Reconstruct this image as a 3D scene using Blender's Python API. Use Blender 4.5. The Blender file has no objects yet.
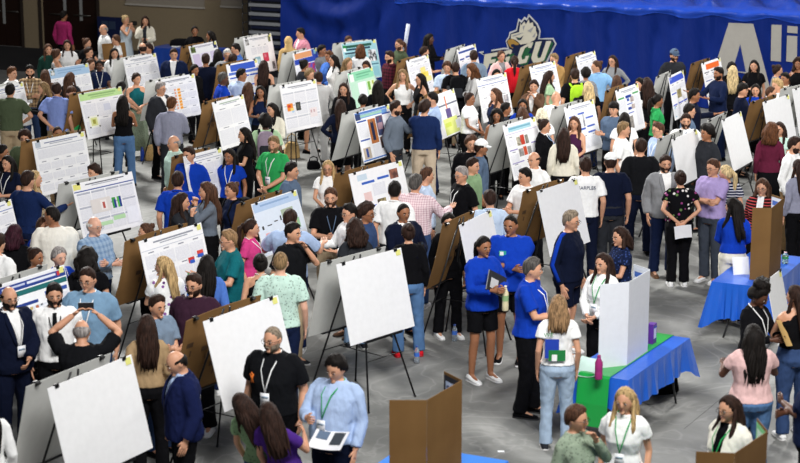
# A crowded student poster session in a sports hall, seen from the stands.
DEBUG = False
EXPOSURE = -0.45
AMBIENT = .14
LAMPS = [('ceiling_lamps_back', (-12, 47, 16), (5, 22, 0), (4, 2), 6200, (1, .98, .95), 110),
         ('ceiling_lamps_back_far', (15, 44, 15), (4, 23, 0), (4, 2), 2600, (1, .98, .95), 110),
         ('added_fill_towards_drape', (8, 20, 12), (2, 46, 0), (6, 3), 700, (1, .98, .96), 70),  # unseen fill light added to brighten the far boards and drape
         ('ceiling_lamps_front', (3, 9, 13), (0, 30, 0), (8, 4), 2500, (1, .98, .96), 120)]
import bpy, bmesh, math, random
import numpy as np
from mathutils import Vector, Matrix, noise
R = math.radians
SC = bpy.context.scene
COL = SC.collection
random.seed(7)

# ---------------------------------------------------------------- camera
F_PX, PITCH, CAM_H = 1850.0, math.atan(421 / 1850.0), 6.6
CP, SP = math.cos(PITCH), math.sin(PITCH)
def at(px, py, z=0.0):
    """the point at height z seen at a place of the photograph"""
    dx, dy = px - 400.0, 231.5 - py
    d = (dx, F_PX * CP + dy * SP, -F_PX * SP + dy * CP)
    t = (z - CAM_H) / d[2]
    return Vector((d[0] * t, d[1] * t, z))
def proj(p):
    x, y, z = p[0], p[1], p[2] - CAM_H
    zc = y * CP - z * SP
    return (400 + F_PX * x / zc, 231.5 - F_PX * (y * SP + z * CP) / zc)
cam_data = bpy.data.cameras.new('camera'); cam = bpy.data.objects.new('camera', cam_data); COL.objects.link(cam)
cam.location = (0, 0, CAM_H); cam.rotation_euler = (math.pi / 2 - PITCH, 0, 0)
cam_data.sensor_width = 36; cam_data.lens = 36 * F_PX / 800; cam_data.clip_end = 200
cam_data.dof.use_dof = True; cam_data.dof.focus_distance = 27; cam_data.dof.aperture_fstop = 2.4
SC.camera = cam
SC.view_settings.view_transform = 'Standard'; SC.view_settings.look = 'None'
SC.view_settings.gamma = 1; SC.view_settings.use_curve_mapping = False
SC.view_settings.exposure = EXPOSURE

# ---------------------------------------------------------------- colours and materials
def lin(h):
    h = h.lstrip('#'); v = [int(h[i:i + 2], 16) / 255 for i in (0, 2, 4)]
    return tuple((c / 12.92 if c <= .04045 else ((c + .055) / 1.055) ** 2.4) for c in v) + (1,)
PAL = dict(black='0f0f12', dkblack='131417', charcoal='2a2c31', dknavy='10162a', navy='151f3c', navyblue='182850', navyfleece='171f45',
    grey='85878a', lightgrey='bcbcbb', white='eeefee', offwhite='e6e3d8', cream='dcd7c6', ivory='eae7da', beige='bfae98', tan='a98f6c', tansh='a98f6c',
    khaki='a79478', brownkhaki='7a6345', brown='5d4434', darkgreen='1f4038', green='2f9d55', olive='4b5640', periwinkle='8194cf', teal='1b6168',
    sage='8d9c88', sagegreen='7f9c76', iceblue='b9c6cf', blue='4874c4', royal='123aa6', paleblue='b9cbe2', slate='55677f', slategrey='66707d',
    wheat='c9a872', pink='d58ea0', greylilac='8e90a3', mint='bfdccf', palegreen='a5c49c', maroon='5a2230', greyblue='74879c',
    lightblue='a6bbdc', beigep='b7a894', denim='34486e', jeans='53759f', palejeans='9fb3c8', paledenim='7d97b5', pinkwhite='e3cfd2', red='cc1f2b',
    palepink='dcb7b4', camel='b08a55', skyblue='86b4de', plum='43203f', slatedark='3c424c', lilac='a897c8', burgundy='5c1f35',
    burgundydark='321520', bluegrey='93abc4', dkteal='15636b', hotpink='c9407f', cornflower='4d73bf', steelblue='7697b3', aubergine='36202f',
    purple='4b2a80', magenta='9a2a5e', lime='a6d930', mauve='8f8090', silver='b9b6b0', grey2='7d7060',
    dkbrown='2c1d17', blonde='b89f74', dkblonde='7d6547', goldblonde='ab8f64', goldbrown='84684a', paleblonde='c2ac80', auburn='54341f')
PAL['white_hair'] = 'd8d3cc'
SKIN = {1: 'd9ab93', 2: 'cb9a7c', 3: '9a6a4c', 4: '5a3a2a'}
MATS = {}
def new_mat(name, rough=.6, spec=.3):
    m = bpy.data.materials.new(name); m.use_nodes = True
    b = m.node_tree.nodes['Principled BSDF']
    b.inputs['Roughness'].default_value = rough; b.inputs['Specular IOR Level'].default_value = spec
    return m, m.node_tree, b
def add_bump(nt, b, scale, dist, strength=.5, stretch=(1, 1, 1), detail=3):
    tc = nt.nodes.new('ShaderNodeTexCoord'); mp = nt.nodes.new('ShaderNodeMapping'); mp.inputs['Scale'].default_value = stretch
    n = nt.nodes.new('ShaderNodeTexNoise'); n.inputs['Scale'].default_value = scale; n.inputs['Detail'].default_value = detail
    bp = nt.nodes.new('ShaderNodeBump'); bp.inputs['Distance'].default_value = dist; bp.inputs['Strength'].default_value = strength
    nt.links.new(tc.outputs['Object'], mp.inputs[0]); nt.links.new(mp.outputs[0], n.inputs['Vector'])
    nt.links.new(n.outputs[0], bp.inputs['Height']); nt.links.new(bp.outputs[0], b.inputs['Normal'])
    return mp, n
def mixnode(nt, fac, a, b_, out):
    mx = nt.nodes.new('ShaderNodeMix'); mx.data_type = 'RGBA'
    if fac is not None: nt.links.new(fac, mx.inputs[0])
    for v, i in ((a, 6), (b_, 7)):
        if isinstance(v, tuple): mx.inputs[i].default_value = v
        else: nt.links.new(v, mx.inputs[i])
    nt.links.new(mx.outputs[2], out)
    return mx
def scaled(c, k): return (min(1, c[0] * k), min(1, c[1] * k), min(1, c[2] * k), 1)
def plain(hexc, rough=.5, spec=.3, metal=0, bump=None, key=None):
    k = ('plain', hexc, rough, spec, metal, bump)
    if k in MATS: return MATS[k]
    m, nt, b = new_mat('paint_' + hexc, rough, spec)
    c = lin(hexc)
    tc = nt.nodes.new('ShaderNodeTexCoord'); n = nt.nodes.new('ShaderNodeTexNoise'); n.inputs['Scale'].default_value = 14
    nt.links.new(tc.outputs['Object'], n.inputs['Vector'])
    mixnode(nt, n.outputs[0], scaled(c, .94), scaled(c, 1.06), b.inputs['Base Color'])
    b.inputs['Metallic'].default_value = metal
    if bump: add_bump(nt, b, bump[0], bump[1])
    MATS[k] = m; return m
def cloth(name, pattern=None):
    k = ('cloth', name, pattern)
    if k in MATS: return MATS[k]
    m, nt, b = new_mat('cloth_%s_%s' % (name, pattern or 'plain'), .95, .08)
    c = lin(PAL[name]); base = b.inputs['Base Color']
    mp, n = add_bump(nt, b, 8, .04, .7, (1, 1, .5), 4)
    tc = nt.nodes.new('ShaderNodeTexCoord')
    def wave(axis, scale, thr):
        w = nt.nodes.new('ShaderNodeTexWave'); w.bands_direction = axis; w.inputs['Scale'].default_value = scale
        nt.links.new(tc.outputs['Object'], w.inputs['Vector'])
        g = nt.nodes.new('ShaderNodeMath'); g.operation = 'GREATER_THAN'; g.inputs[1].default_value = thr
        nt.links.new(w.outputs['Fac'], g.inputs[0]); return g.outputs[0]
    if pattern in ('check', 'plaid'):
        a = wave('X', 5 if pattern == 'plaid' else 11, .6 if pattern == 'plaid' else .85); d = wave('Z', 5 if pattern == 'plaid' else 11, .6 if pattern == 'plaid' else .85)
        ad = nt.nodes.new('ShaderNodeMath'); ad.operation = 'ADD'; nt.links.new(a, ad.inputs[0]); nt.links.new(d, ad.inputs[1])
        mu = nt.nodes.new('ShaderNodeMath'); mu.operation = 'MULTIPLY'; mu.inputs[1].default_value = .5; nt.links.new(ad.outputs[0], mu.inputs[0])
        alt = dict(tan=lin('5c4a3c'), maroon=lin('2a1a20'), pinkwhite=lin('a9778a'), bluegrey=lin('6f8bad')).get(name, scaled(c, .6))
        mixnode(nt, mu.outputs[0], c, alt, base)
    elif pattern == 'stripe':
        a = wave('Z', 8, .72); mixnode(nt, a, c, lin('c9c9d2') if name != 'black' else lin('b84a4a'), base)
    elif pattern in ('dots', 'floral'):
        v = nt.nodes.new('ShaderNodeTexVoronoi'); v.inputs['Scale'].default_value = 15 if pattern == 'floral' else 34
        nt.links.new(tc.outputs['Object'], v.inputs['Vector'])
        g = nt.nodes.new('ShaderNodeMath'); g.operation = 'LESS_THAN'; g.inputs[1].default_value = .30 if pattern == 'floral' else .3
        nt.links.new(v.outputs['Distance'], g.inputs[0])
        if pattern == 'floral':
            rp = nt.nodes.new('ShaderNodeValToRGB'); e = rp.color_ramp.elements; rp.color_ramp.interpolation = 'CONSTANT'
            cols = ['8d3f74', 'd8d3cf', '5f7a4a', 'c07fa6'] if name == 'black' else ['5a2f6e', 'e9e6ea', '8a5a9a', '6a2f5e']
            e[0].color = lin(cols[0]); e[1].position = .35; e[1].color = lin(cols[1])
            for p_, c_ in ((.6, cols[2]), (.8, cols[3])): q = e.new(p_); q.color = lin(c_)
            nt.links.new(v.outputs['Color'], rp.inputs[0]); mixnode(nt, g.outputs[0], c, rp.outputs[0], base)
        else:
            mixnode(nt, g.outputs[0], c, scaled(c, .55) if sum(c[:3]) > .25 else scaled(c, 5), base)
    else:
        n2 = nt.nodes.new('ShaderNodeTexNoise'); n2.inputs['Scale'].default_value = 30 if 'jeans' not in name and 'denim' not in name else 6
        nt.links.new(tc.outputs['Object'], n2.inputs['Vector'])
        lo, hi = (.9, 1.1) if 'jeans' not in name and 'denim' not in name else (.72, 1.28)
        mixnode(nt, n2.outputs[0], scaled(c, lo), scaled(c, hi), base)
    MATS[k] = m; return m
def skin(i):
    k = ('skin', i)
    if k in MATS: return MATS[k]
    m, nt, b = new_mat('skin_tone_%d' % i, .5, .35)
    c = lin(SKIN[i]); tc = nt.nodes.new('ShaderNodeTexCoord'); n = nt.nodes.new('ShaderNodeTexNoise'); n.inputs['Scale'].default_value = 11
    nt.links.new(tc.outputs['Object'], n.inputs['Vector'])
    mixnode(nt, n.outputs[0], scaled(c, .88), (min(1, c[0] * 1.14), c[1] * 1.06, c[2] * 1.04, 1), b.inputs['Base Color'])
    MATS[k] = m; return m
def hairmat(name):
    k = ('hair', name)
    if k in MATS: return MATS[k]
    m, nt, b = new_mat('hair_' + name, .68, .15)
    c = lin({'white': PAL['white_hair'], 'black': '15110f', 'grey': '8b8683', 'brown': '4a3225', 'charcoal': '4d4a47', 'cream': 'd8cdb4'}.get(name, PAL.get(name, '2c1d17')))
    tc = nt.nodes.new('ShaderNodeTexCoord'); mp = nt.nodes.new('ShaderNodeMapping'); mp.inputs['Scale'].default_value = (1, 1, .12)
    n = nt.nodes.new('ShaderNodeTexNoise'); n.inputs['Scale'].default_value = 60; n.inputs['Detail'].default_value = 2
    nt.links.new(tc.outputs['Object'], mp.inputs[0]); nt.links.new(mp.outputs[0], n.inputs['Vector'])
    rp = nt.nodes.new('ShaderNodeValToRGB'); rp.color_ramp.elements[0].position = .35; rp.color_ramp.elements[1].position = .65
    rp.color_ramp.elements[0].color = scaled(c, .55); rp.color_ramp.elements[1].color = scaled(c, 1.5)
    nt.links.new(n.outputs[0], rp.inputs[0]); nt.links.new(rp.outputs[0], b.inputs['Base Color'])
    bp = nt.nodes.new('ShaderNodeBump'); bp.inputs['Distance'].default_value = .01; bp.inputs['Strength'].default_value = .5
    nt.links.new(n.outputs[0], bp.inputs['Height']); nt.links.new(bp.outputs[0], b.inputs['Normal'])
    MATS[k] = m; return m
BLACK = plain('141416', .45); CLIP = plain('0d0d0e', .35)

# ---------------------------------------------------------------- mesh builder
class MB:
    def __init__(s): s.v, s.f, s.m = [], [], []
    def add(s, vs, fs, mi=0):
        o = len(s.v); s.v += [tuple(p) for p in vs]; s.f += [tuple(o + i for i in f) for f in fs]; s.m += [mi] * len(fs)
    def box(s, c, d, mi=0, M=None):
        x, y, z = d[0] / 2, d[1] / 2, d[2] / 2
        vs = [Vector((c[0] + i * x, c[1] + j * y, c[2] + k * z)) for i in (-1, 1) for j in (-1, 1) for k in (-1, 1)]
        if M: vs = [M @ v for v in vs]
        s.add(vs, [(0, 1, 3, 2), (4, 6, 7, 5), (0, 4, 5, 1), (2, 3, 7, 6), (0, 2, 6, 4), (1, 5, 7, 3)], mi)
    def loft(s, rings, mi=0, cap=True):
        n = len(rings[0]); vs = [p for r in rings for p in r]; fs = []
        for i in range(len(rings) - 1):
            for j in range(n):
                a, b = i * n + j, i * n + (j + 1) % n
                fs.append((a, b, b + n, a + n))
        if cap:
            fs.append(tuple(range(n))[::-1]); fs.append(tuple((len(rings) - 1) * n + j for j in range(n)))
        s.add(vs, fs, mi)
    def tube(s, pts, rad, n=8, mi=0, flat=1.0, fdir=None):
        pts = [Vector(p) for p in pts]; rings = []
        prev = None
        for i, p in enumerate(pts):
            t = (pts[min(i + 1, len(pts) - 1)] - pts[max(i - 1, 0)])
            t = t.normalized() if t.length > 1e-9 else Vector((0, 0, 1))
            if prev is None:
                a = Vector(fdir) if fdir else (Vector((1, 0, 0)) if abs(t.x) < .8 else Vector((0, 1, 0)))
            else: a = prev
            u = (a - t * a.dot(t)).normalized(); w = t.cross(u); prev = u
            r = rad[i] if isinstance(rad, (list, tuple)) else rad
            rings.append([p + u * (r * math.cos(q)) + w * (r * flat * math.sin(q)) for q in [2 * math.pi * k / n for k in range(n)]])
        s.loft(rings, mi)
    def ell(s, c, r, n=8, k=6, mi=0, fn=None):
        c = Vector(c); vs = [c + Vector((0, 0, -r[2]))]
        for i in range(1, k):
            e = -math.pi / 2 + math.pi * i / k
            for j in range(n):
                q = 2 * math.pi * j / n
                vs.append(c + Vector((r[0] * math.cos(e) * math.cos(q), r[1] * math.cos(e) * math.sin(q), r[2] * math.sin(e))))
        vs.append(c + Vector((0, 0, r[2]))); fs = []
        for j in range(n): fs.append((0, 1 + (j + 1) % n, 1 + j))
        for i in range(k - 2):
            for j in range(n):
                a, b = 1 + i * n + j, 1 + i * n + (j + 1) % n
                fs.append((a, b, b + n, a + n))
        L = len(vs) - 1; o = 1 + (k - 2) * n
        for j in range(n): fs.append((o + j, o + (j + 1) % n, L))
        if fn: vs = [fn(v) for v in vs]
        s.add(vs, fs, mi)
    def mesh(s, name, smooth=True):
        me = bpy.data.meshes.new(name); me.from_pydata(s.v, [], s.f)
        me.polygons.foreach_set('material_index', s.m)
        me.polygons.foreach_set('use_smooth', [smooth] * len(s.f)); me.update()
        return me
def link(name, me, mats, parent=None, smooth=None):
    o = bpy.data.objects.new(name, me); COL.objects.link(o)
    for i, m in enumerate(mats):
        if len(me.materials) <= i: me.materials.append(m)
    if parent: o.parent = parent
    return o
def build(mb, name, mats, parent=None, smooth=False):
    return link(name, mb.mesh(name, smooth), mats, parent)
def empty(name, loc, rz=0):
    o = bpy.data.objects.new(name, None); COL.objects.link(o); o.location = loc; o.rotation_euler = (0, 0, rz); return o
def tag(o, label, cat, group=None, kind=None):
    if label: o['label'] = label
    if cat: o['category'] = cat
    if group: o['group'] = group
    if kind: o['kind'] = kind
    return o
# ---------------------------------------------------------------- people
def ring(z, hw, hd, yc=0.0, n=20, e=2.4):
    out = []
    for k in range(n):
        q = 2 * math.pi * k / n; c, s_ = math.cos(q), math.sin(q)
        out.append(Vector((hw * math.copysign(abs(c) ** (2 / e), c), yc + hd * math.copysign(abs(s_) ** (2 / e), s_), z)))
    return out
def torso_rows(sex, b):
    if sex == 'm':
        T = [(.82, .135, .10, 0), (.90, .165, .115, .005), (1.0, .158, .108, 0), (1.10, .155, .108, -.005), (1.22, .168, .112, -.005), (1.32, .182, .112, 0), (1.39, .178, .092, .008), (1.43, .12, .068, .012), (1.465, .062, .055, .01)]
    else:
        T = [(.82, .135, .10, 0), (.90, .168, .115, .008), (1.0, .150, .100, .0), (1.10, .125, .088, 0), (1.22, .145, .112, -.02), (1.30, .155, .105, -.012), (1.38, .152, .082, .005), (1.425, .10, .060, .012), (1.465, .052, .050, .01)]
    out = []
    for z, w, d, y in T:
        k = b if z < 1.36 else 1 + (b - 1) * .5
        kd = 1 + (k - 1) * (1.8 if z < 1.3 else 1)
        if z > 1.45: k = kd = 1 + (b - 1) * .3
        out.append((z, w * k, d * kd, y - (kd - 1) * .03 * (1 if .95 < z < 1.25 else 0)))
    return out
def interp(rows, z):
    for a, c in zip(rows, rows[1:]):
        if a[0] <= z <= c[0]:
            t = (z - a[0]) / (c[0] - a[0]); return tuple(a[i] + (c[i] - a[i]) * t for i in range(4))
    return rows[0] if z < rows[0][0] else rows[-1]
POSE = {'d': ((.25, -.03, .88), (.3, 1, 0)), 'h': ((.185, -.07, 1.03), (1, .7, 0)), 'c': ((-.07, -.235, 1.15), (.55, .1, -1)),
        'f': ((.05, -.25, 1.0), (1, .6, 0)), 'b': ((.07, .20, 1.0), (1, .3, 0)), 'p': ((.07, -.31, 1.15), (.8, .4, -1)),
        'k': ((.05, -.18, 1.42), (.7, -.2, -1)), 'g': ((.21, -.33, 1.18), (.7, .5, -1)), 'o': ((.33, -.38, 1.22), (.5, .5, -1)),
        'u': ((.13, -.26, 1.66), (1, -.3, -.2))}
def solve_arm(S, W, pole, l1=.285, l2=.255):
    d = W - S; L = d.length
    if L > (l1 + l2) * .985: W = S + d.normalized() * (l1 + l2) * .985; d = W - S; L = d.length
    if L < .12: L = .12
    u = d.normalized(); a = (l1 * l1 - l2 * l2 + L * L) / (2 * L); h = math.sqrt(max(0, l1 * l1 - a * a))
    p = pole - u * pole.dot(u); p = p.normalized() if p.length > 1e-6 else Vector((0, 1, 0))
    return S + u * a + p * h, W
def sm(x): x = max(0, min(1, x)); return x * x * (3 - 2 * x)
def lerp_tab(tab, x):
    for (a, va), (b, vb) in zip(tab, tab[1:]):
        if a <= x <= b: return va + (vb - va) * (x - a) / (b - a)
    return tab[-1][1] if x > tab[-1][0] else tab[0][1]
HA, HB, HC = .077, .097, .118
HAIRLINE = [(0, 36), (35, 33), (60, 20), (75, -2), (100, -8), (130, -32), (180, -42)]
def head_pt(az, el, t=0.0):
    ce, se = math.cos(el), math.sin(el)
    j = 1 - .26 * max(0, -se) ** 1.5
    x = (HA * j + t) * ce * math.sin(az); y = -(HB * (1 - .05 * max(0, -se)) + t) * ce * math.cos(az)
    if math.cos(az) < 0: y *= (1 - .18 * max(0, -se))
    return Vector((x, y, (HC + t) * se))
def shell(mb, thick, H, n=24, k=14, mi=0, amp=0, seed=0):
    def P(i, j):
        az = -math.pi + 2 * math.pi * j / n; el = -math.pi / 2 + math.pi * i / k
        t = thick(abs(math.degrees(az)), math.degrees(el), math.copysign(1, az))
        p = head_pt(az, el, t)
        if amp and t > 0:
            p = p * (1 + amp * noise.noise(p * 22 + Vector((seed, 0, 0))) / .1)
        return H(p)
    vs = [P(0, 0)] + [P(i, j) for i in range(1, k) for j in range(n)] + [P(k, 0)]
    fs = [(0, 1 + (j + 1) % n, 1 + j) for j in range(n)]
    for i in range(k - 2):
        for j in range(n):
            a, b = 1 + i * n + j, 1 + i * n + (j + 1) % n; fs.append((a, b, b + n, a + n))
    o = 1 + (k - 2) * n; fs += [(o + j, o + (j + 1) % n, len(vs) - 1) for j in range(n)]
    mb.add(vs, fs, mi)

def hair_mesh(style, sex, H, seed, hl=None):
    mb = MB(); T = dict(s=.017, z=.005, x=.012, q=.0, l=.018, w=.024, b=.014, y=.014, c=.032, a=.048, o=.026, f=.027, h=.02, K=.012, A=.035)[style]
    if sex == 'f' and style == 's': T = .022
    amp = {'c': .014, 'a': .016, 'A': .02, 'w': .007, 's': .008}.get(style, .003)
    def th(az, el, sg):
        line = lerp_tab(HAIRLINE, az)
        if style == 'f': line = lerp_tab([(0, 20), (60, 14), (80, -5), (130, -30), (180, -42)], az)
        if style in 'loawb' and sex == 'f': line = lerp_tab([(0, 44), (25, 36), (50, 22), (70, 0), (100, -25), (140, -45), (180, -50)], az)
        if style == 'h':
            f = sm((az - 40) / 12) if -55 < el < 35 else 1
            return -.012 + (.012 + T) * max(f, sm((abs(el + 8) - 42) / 8))
        g = sm((el - line) / 10)
        if style == 'x': g *= sm((28 - el) / 12) * sm((az - 62) / 15)
        top = (.45 + .75 * sm((el - 0) / 45)) if style in 'sf' and sex == 'm' else 1
        if style == 's' and sex == 'm' and az < 60: top *= 1 + .35 * sm((75 - el) / 20)
        t = T * top
        if style == 'q': t = 0.001; g *= .9
        return -.012 + (.012 + t) * g
    shell(mb, th, H, amp=amp, seed=seed)
    sd = lambda k: noise.noise(Vector((seed * 1.7, k * 3.1, 0))) * .02
    def sheet(L, w=1.0, dep=1.0, tail=.65):
        zs = [.112, .085, .03, -.04, -.10, -.10 - L * .35, -.10 - L * .7, -.10 - L]
        ys = [.02, .035, .055, .065, .078, .098, .112, .118]; ws = [.03, .066, .090, .096, .096, .106, .098, .09 * tail]; ds = [.03, .062, .072, .066, .052, .040, .032, .014]
        rings = []
        for z, y, a, d in zip(zs, ys, ws, ds):
            rr = ring(z, a * w, d * dep, y, 16, 2.3)
            rr = [p + Vector((1, .6, 0)) * (noise.noise(p * (26 if style in 'wac' else 14) + Vector((seed, 0, 0))) * (.02 if style in 'wac' else .008)) for p in rr]
            rings.append([H(p) for p in rr])
        mb.loft(rings[::-1])
        hr = random.Random(seed); zb = -.10 - L
        for i in range(13):
            a = -1 + 2 * i / 12; jx = hr.uniform(-.012, .012); ln = hr.uniform(.86, 1.08); wv = hr.uniform(.004, .012) * (2.2 if style in 'wa' else 1)
            pts = []
            for k in range(7):
                t = k / 6; z = .06 + (zb * ln - .06) * t; xx = a * (.075 + .022 * math.sin(math.pi * t * .8)) * w + jx * t + wv * math.sin(t * 9 + i); yy = .085 + .055 * math.sin(t * 1.6) + .018 * t - .045 * a * a + wv * math.cos(t * 7 + i) * .6
                pts.append(H(Vector((xx, yy + .012 * dep, z))))
            mb.tube(pts, [.010, .017, .019, .019, .017, .013, .003], 6)
    def locks(L, r=1.0, fwd=1.0):
        for s_ in (-1, 1):
            pts = [(s_ * .070, .0, .05), (s_ * .084, -.005, -.04), (s_ * .092, -.03 * fwd, -.09 - .25 * L), (s_ * .105, -.075 * fwd, -.09 - .6 * L), (s_ * (.095 + sd(s_)), -.10 * fwd, -.09 - L)]
            mb.tube([H(Vector(p)) for p in pts], [.018 * r, .024 * r, .027 * r, .026 * r, .010 * r], 8)
    if style == 'l': LL = hl or .33 + sd(1) * 3; sheet(LL); locks(.20 + sd(2) * 3, .9)
    if style == 'w': sheet(.36, 1.12, 1.25); locks(.26, 1.15)
    if style == 'o': sheet(.07, 1.0, 1.1, .95); locks(.04, 1.05, .4)
    if style == 'a' and sex == 'f': sheet(.10, 1.25, 1.5, .9); locks(.07, 1.5, .5)
    if style == 'h':
        mb.loft([[H(p) for p in ring(z, a, d, y, 16, 2)] for z, a, d, y in ((-.25, .15, .12, .03), (-.17, .11, .10, .02), (-.08, .085, .085, .015), (0, .085, .07, .04))])
    if style == 'A': mb.ell((0, .03, .125), (.098, .10, .078), 16, 12, fn=lambda p: H(p + Vector((1, .8, 1)) * noise.noise(p * 34) * .035))
    if style == 'b': mb.ell((0, .088, .075), (.045, .042, .042), 10, 8, fn=lambda p: H(p + Vector((1, 1, 1)) * noise.noise(p * 40) * .012))
    if style == 'y':
        mb.ell((0, .105, .04), (.028, .03, .03), 8, 6, fn=H)
        mb.tube([H(Vector(p)) for p in ((0, .10, .04), (0, .15, .0), (0, .155, -.10), (0, .14, -.22), (0, .13, -.30))], [.02, .032, .034, .026, .006], 9)
    return mb

def make_person(spec):
    """the raw meshes of one person in its own frame, feet at the origin, facing -Y; returned as {name: (MB, voxel, materials)}"""
    g = spec; sc = g['h'] / 170.0; sex, b = g['sex'], g['build']; rng = random.Random(g['i'])
    near = g['near']; VX = .0105 if near == 2 else (.0135 if near == 1 else .018)
    out = {}
    rows = torso_rows(sex, b * 1.04)
    shx = (.185 if sex == 'm' else .158) * (1 + (b - 1) * .5)
    ak = (1.0 if sex == 'm' else .84) * (1 + (b - 1) * .6)
    lean = g.get('lean', 0)
    def L(p):     # bend of the upper body
        if not lean or p[2] < .95: return Vector(p)
        q = Vector(p) - Vector((0, 0, .95)); a = lean * min(1, q.z / .25)
        return Vector((q.x, q.y * math.cos(a) - q.z * math.sin(a), q.y * math.sin(a) + q.z * math.cos(a))) + Vector((0, 0, .95))
    piv = Vector((0, .012, 1.485)); Cc = Vector((0, -.012, 1.585))
    dyaw = R(g['hy']); dp = R(g.get('pitch', 3))
    MH = Matrix.Rotation(dyaw, 3, 'Z') @ Matrix.Rotation(dp, 3, 'X')
    def H(p): return L(piv + MH @ (Vector(p) + Cc - piv))
    # body
    B = MB()
    B.loft([[L(p) for p in ring(*r)] for r in rows])
    B.tube([L(p) for p in ((0, .014, 1.42), (0, .006, 1.47), H_inv(piv, MH, Cc))], [.058 * (1 if sex == 'm' else .85), .053 * (1 if sex == 'm' else .85), .05], 12)
    n, k = 18, 12
    shell(B, lambda a, e, s_: 0, H, n, k)
    B.ell((0, -.099, -.02), (.012, .018, .026), 8, 6, fn=H)
    B.ell((0, -.076, -.092), (.024, .02, .018), 8, 6, fn=H)
    for s_ in (-1, 1): B.ell((s_ * .078, .008, -.004), (.011, .018, .030), 8, 6, fn=H)
    stance = rng.uniform(.85, 1.35) + (.25 if g['bot'] == 'S' else 0); fwd = rng.uniform(-.05, .05)
    legs = {}
    for s_ in (-1, 1):
        hp = Vector((s_ * .088 * (1 + (b - 1) * .6), .005, .90)); kn = Vector((s_ * .095 * stance, -.02 + fwd * s_ * .5, .49)); an = Vector((s_ * .105 * stance, .015 + fwd * s_, .085))
        legs[s_] = (hp, kn, an); kk = (1 if sex == 'm' else .95) * b
        B.tube([hp, hp.lerp(kn, .5), kn, kn.lerp(an, .35) + Vector((0, .012, 0)), an], [.088 * kk, .074 * kk, .053, .052, .034], 12)
        B.tube([an + Vector((0, .02, .0)), an + Vector((0, -.03, -.035)), an + Vector((s_ * .01, -.14, -.055))], [.034, .036, .022], 8)
    arms = {}; fingers = MB()
    for s_ in (-1, 1):
        W, pole = POSE[g['arms'][s_]]
        if g['arms'][s_] == 'c' and s_ == 1: W = (W[0], W[1] - .03, W[2] + .04)
        S = Vector((s_ * shx, .008, 1.385)); W = Vector((s_ * W[0], W[1] - (b - 1) * .15, W[2]))
        if g['arms'][s_] == 'd': W.x = s_ * (shx + .055 + (b - 1) * .1)
        E, W = solve_arm(S, W, Vector((s_ * pole[0], pole[1], pole[2])))
        S, E, W = L(S), L(E), L(W); arms[s_] = (S, E, W)
        B.tube([S + Vector((-s_ * .075, 0, .016)), S + Vector((-s_ * .03, 0, .008)), S.lerp(E, .12), S.lerp(E, .5), E, E.lerp(W, .35), W], [.044 * ak, .050 * ak, .052 * ak, .045 * ak, .039 * ak, .038 * ak, .027 * ak], 10)
        d = (W - E).normalized()
        if g['arms'][s_] == 'd': d = (d + Vector((0, -.1, -.6))).normalized()
        if g['arms'][s_] == 'h': d = Vector((-s_ * .6, -.5, -.5)).normalized()
        inw = Vector((-s_, 0, 0)) if g['arms'][s_] in 'dpgofku' else Vector((0, 1, 0))
        if g['arms'][s_] in 'go': inw = Vector((0, 0, 1))
        nn = (inw - d * inw.dot(d)); nn = nn.normalized() if nn.length > 1e-3 else Vector((0, 0, 1)); sd_ = d.cross(nn).normalized()
        if sd_.y > 0 and g['arms'][s_] == 'd': sd_ = -sd_
        if g['arms'][s_] in 'pkfcu' and sd_.z < 0: sd_ = -sd_
        hs = .92 if sex == 'f' else 1.0
        B.loft([[W + d * t + sd_ * (w * math.cos(q)) + nn * (th * math.sin(q)) for q in [2 * math.pi * j / 10 for j in range(10)]] for t, w, th in ((-.01, .024 * hs, .021), (.02, .033 * hs, .018), (.055, .041 * hs, .016), (.085, .038 * hs, .013))])
        curl = .35 if g['arms'][s_] in 'dgo' else .9
        for q, (off, ln) in enumerate(((.029, .072), (.010, .080), (-.010, .075), (-.028, .060))):
            p0 = W + d * .065 + sd_ * off * hs; p1 = W + d * .088 + sd_ * off * hs * 1.05
            p2 = p1 + (d + nn * curl * .5).normalized() * ln * .5; p3 = p2 + (d * (1 - curl * .6) + nn * curl).normalized() * ln * .5
            fingers.tube([p0, p1, p2, p3], [.0095, .0092, .0085, .0068], 6)
        t0 = W + d * .018 + sd_ * .020; t1 = W + d * .045 + sd_ * .044 + nn * .008; t2 = t1 + (d * .8 + sd_ * .25 + nn * .4).normalized() * .03
        fingers.tube([t0, t1, t2], [.0125, .011, .0085], 6)
    face = MB()
    for s_ in (-1, 1):
        face.ell((s_ * .031, -.0875, .0), (.0125, .008, .0062), 8, 5, 1, fn=H)
        face.ell((s_ * .031, -.0940, .0), (.0072, .004, .0058), 8, 5, 2, fn=H)
        face.tube([H(Vector((s_ * .014, -.100, .020))), H(Vector((s_ * .032, -.098, .026))), H(Vector((s_ * .050, -.086, .020)))], [.0035, .005, .003], 5, 4)
    face.ell((0, -.0895, -.058), (.019, .007, .0055), 8, 5, 3, fn=H)
    out['body'] = dict(mb=B, vox=VX, extra=[fingers, face], mats=[skin(g['skin']), plain('cfc4ba', .6), plain('1d1411', .6), plain({1: 'b87f73', 2: 'a56d5f', 3: '7a4a3c', 4: '4a2b25'}[g['skin']], .4), hairmat(g['hair'] if g['hair'] != 'white' else 'silver')])
    # hair
    if g['hs'] != 'q':
        out['hair' if g['hs'] != 'h' else 'headscarf'] = dict(mb=hair_mesh(g['hs'] if g['hs'] != 'K' else 's', sex, H, g['i'], g.get('hl')), vox=0, mats=[hairmat(g['hair'] if g['hs'] != 'K' else 'dkbrown') if g['hs'] != 'h' else cloth(g['hair'])])
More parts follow.
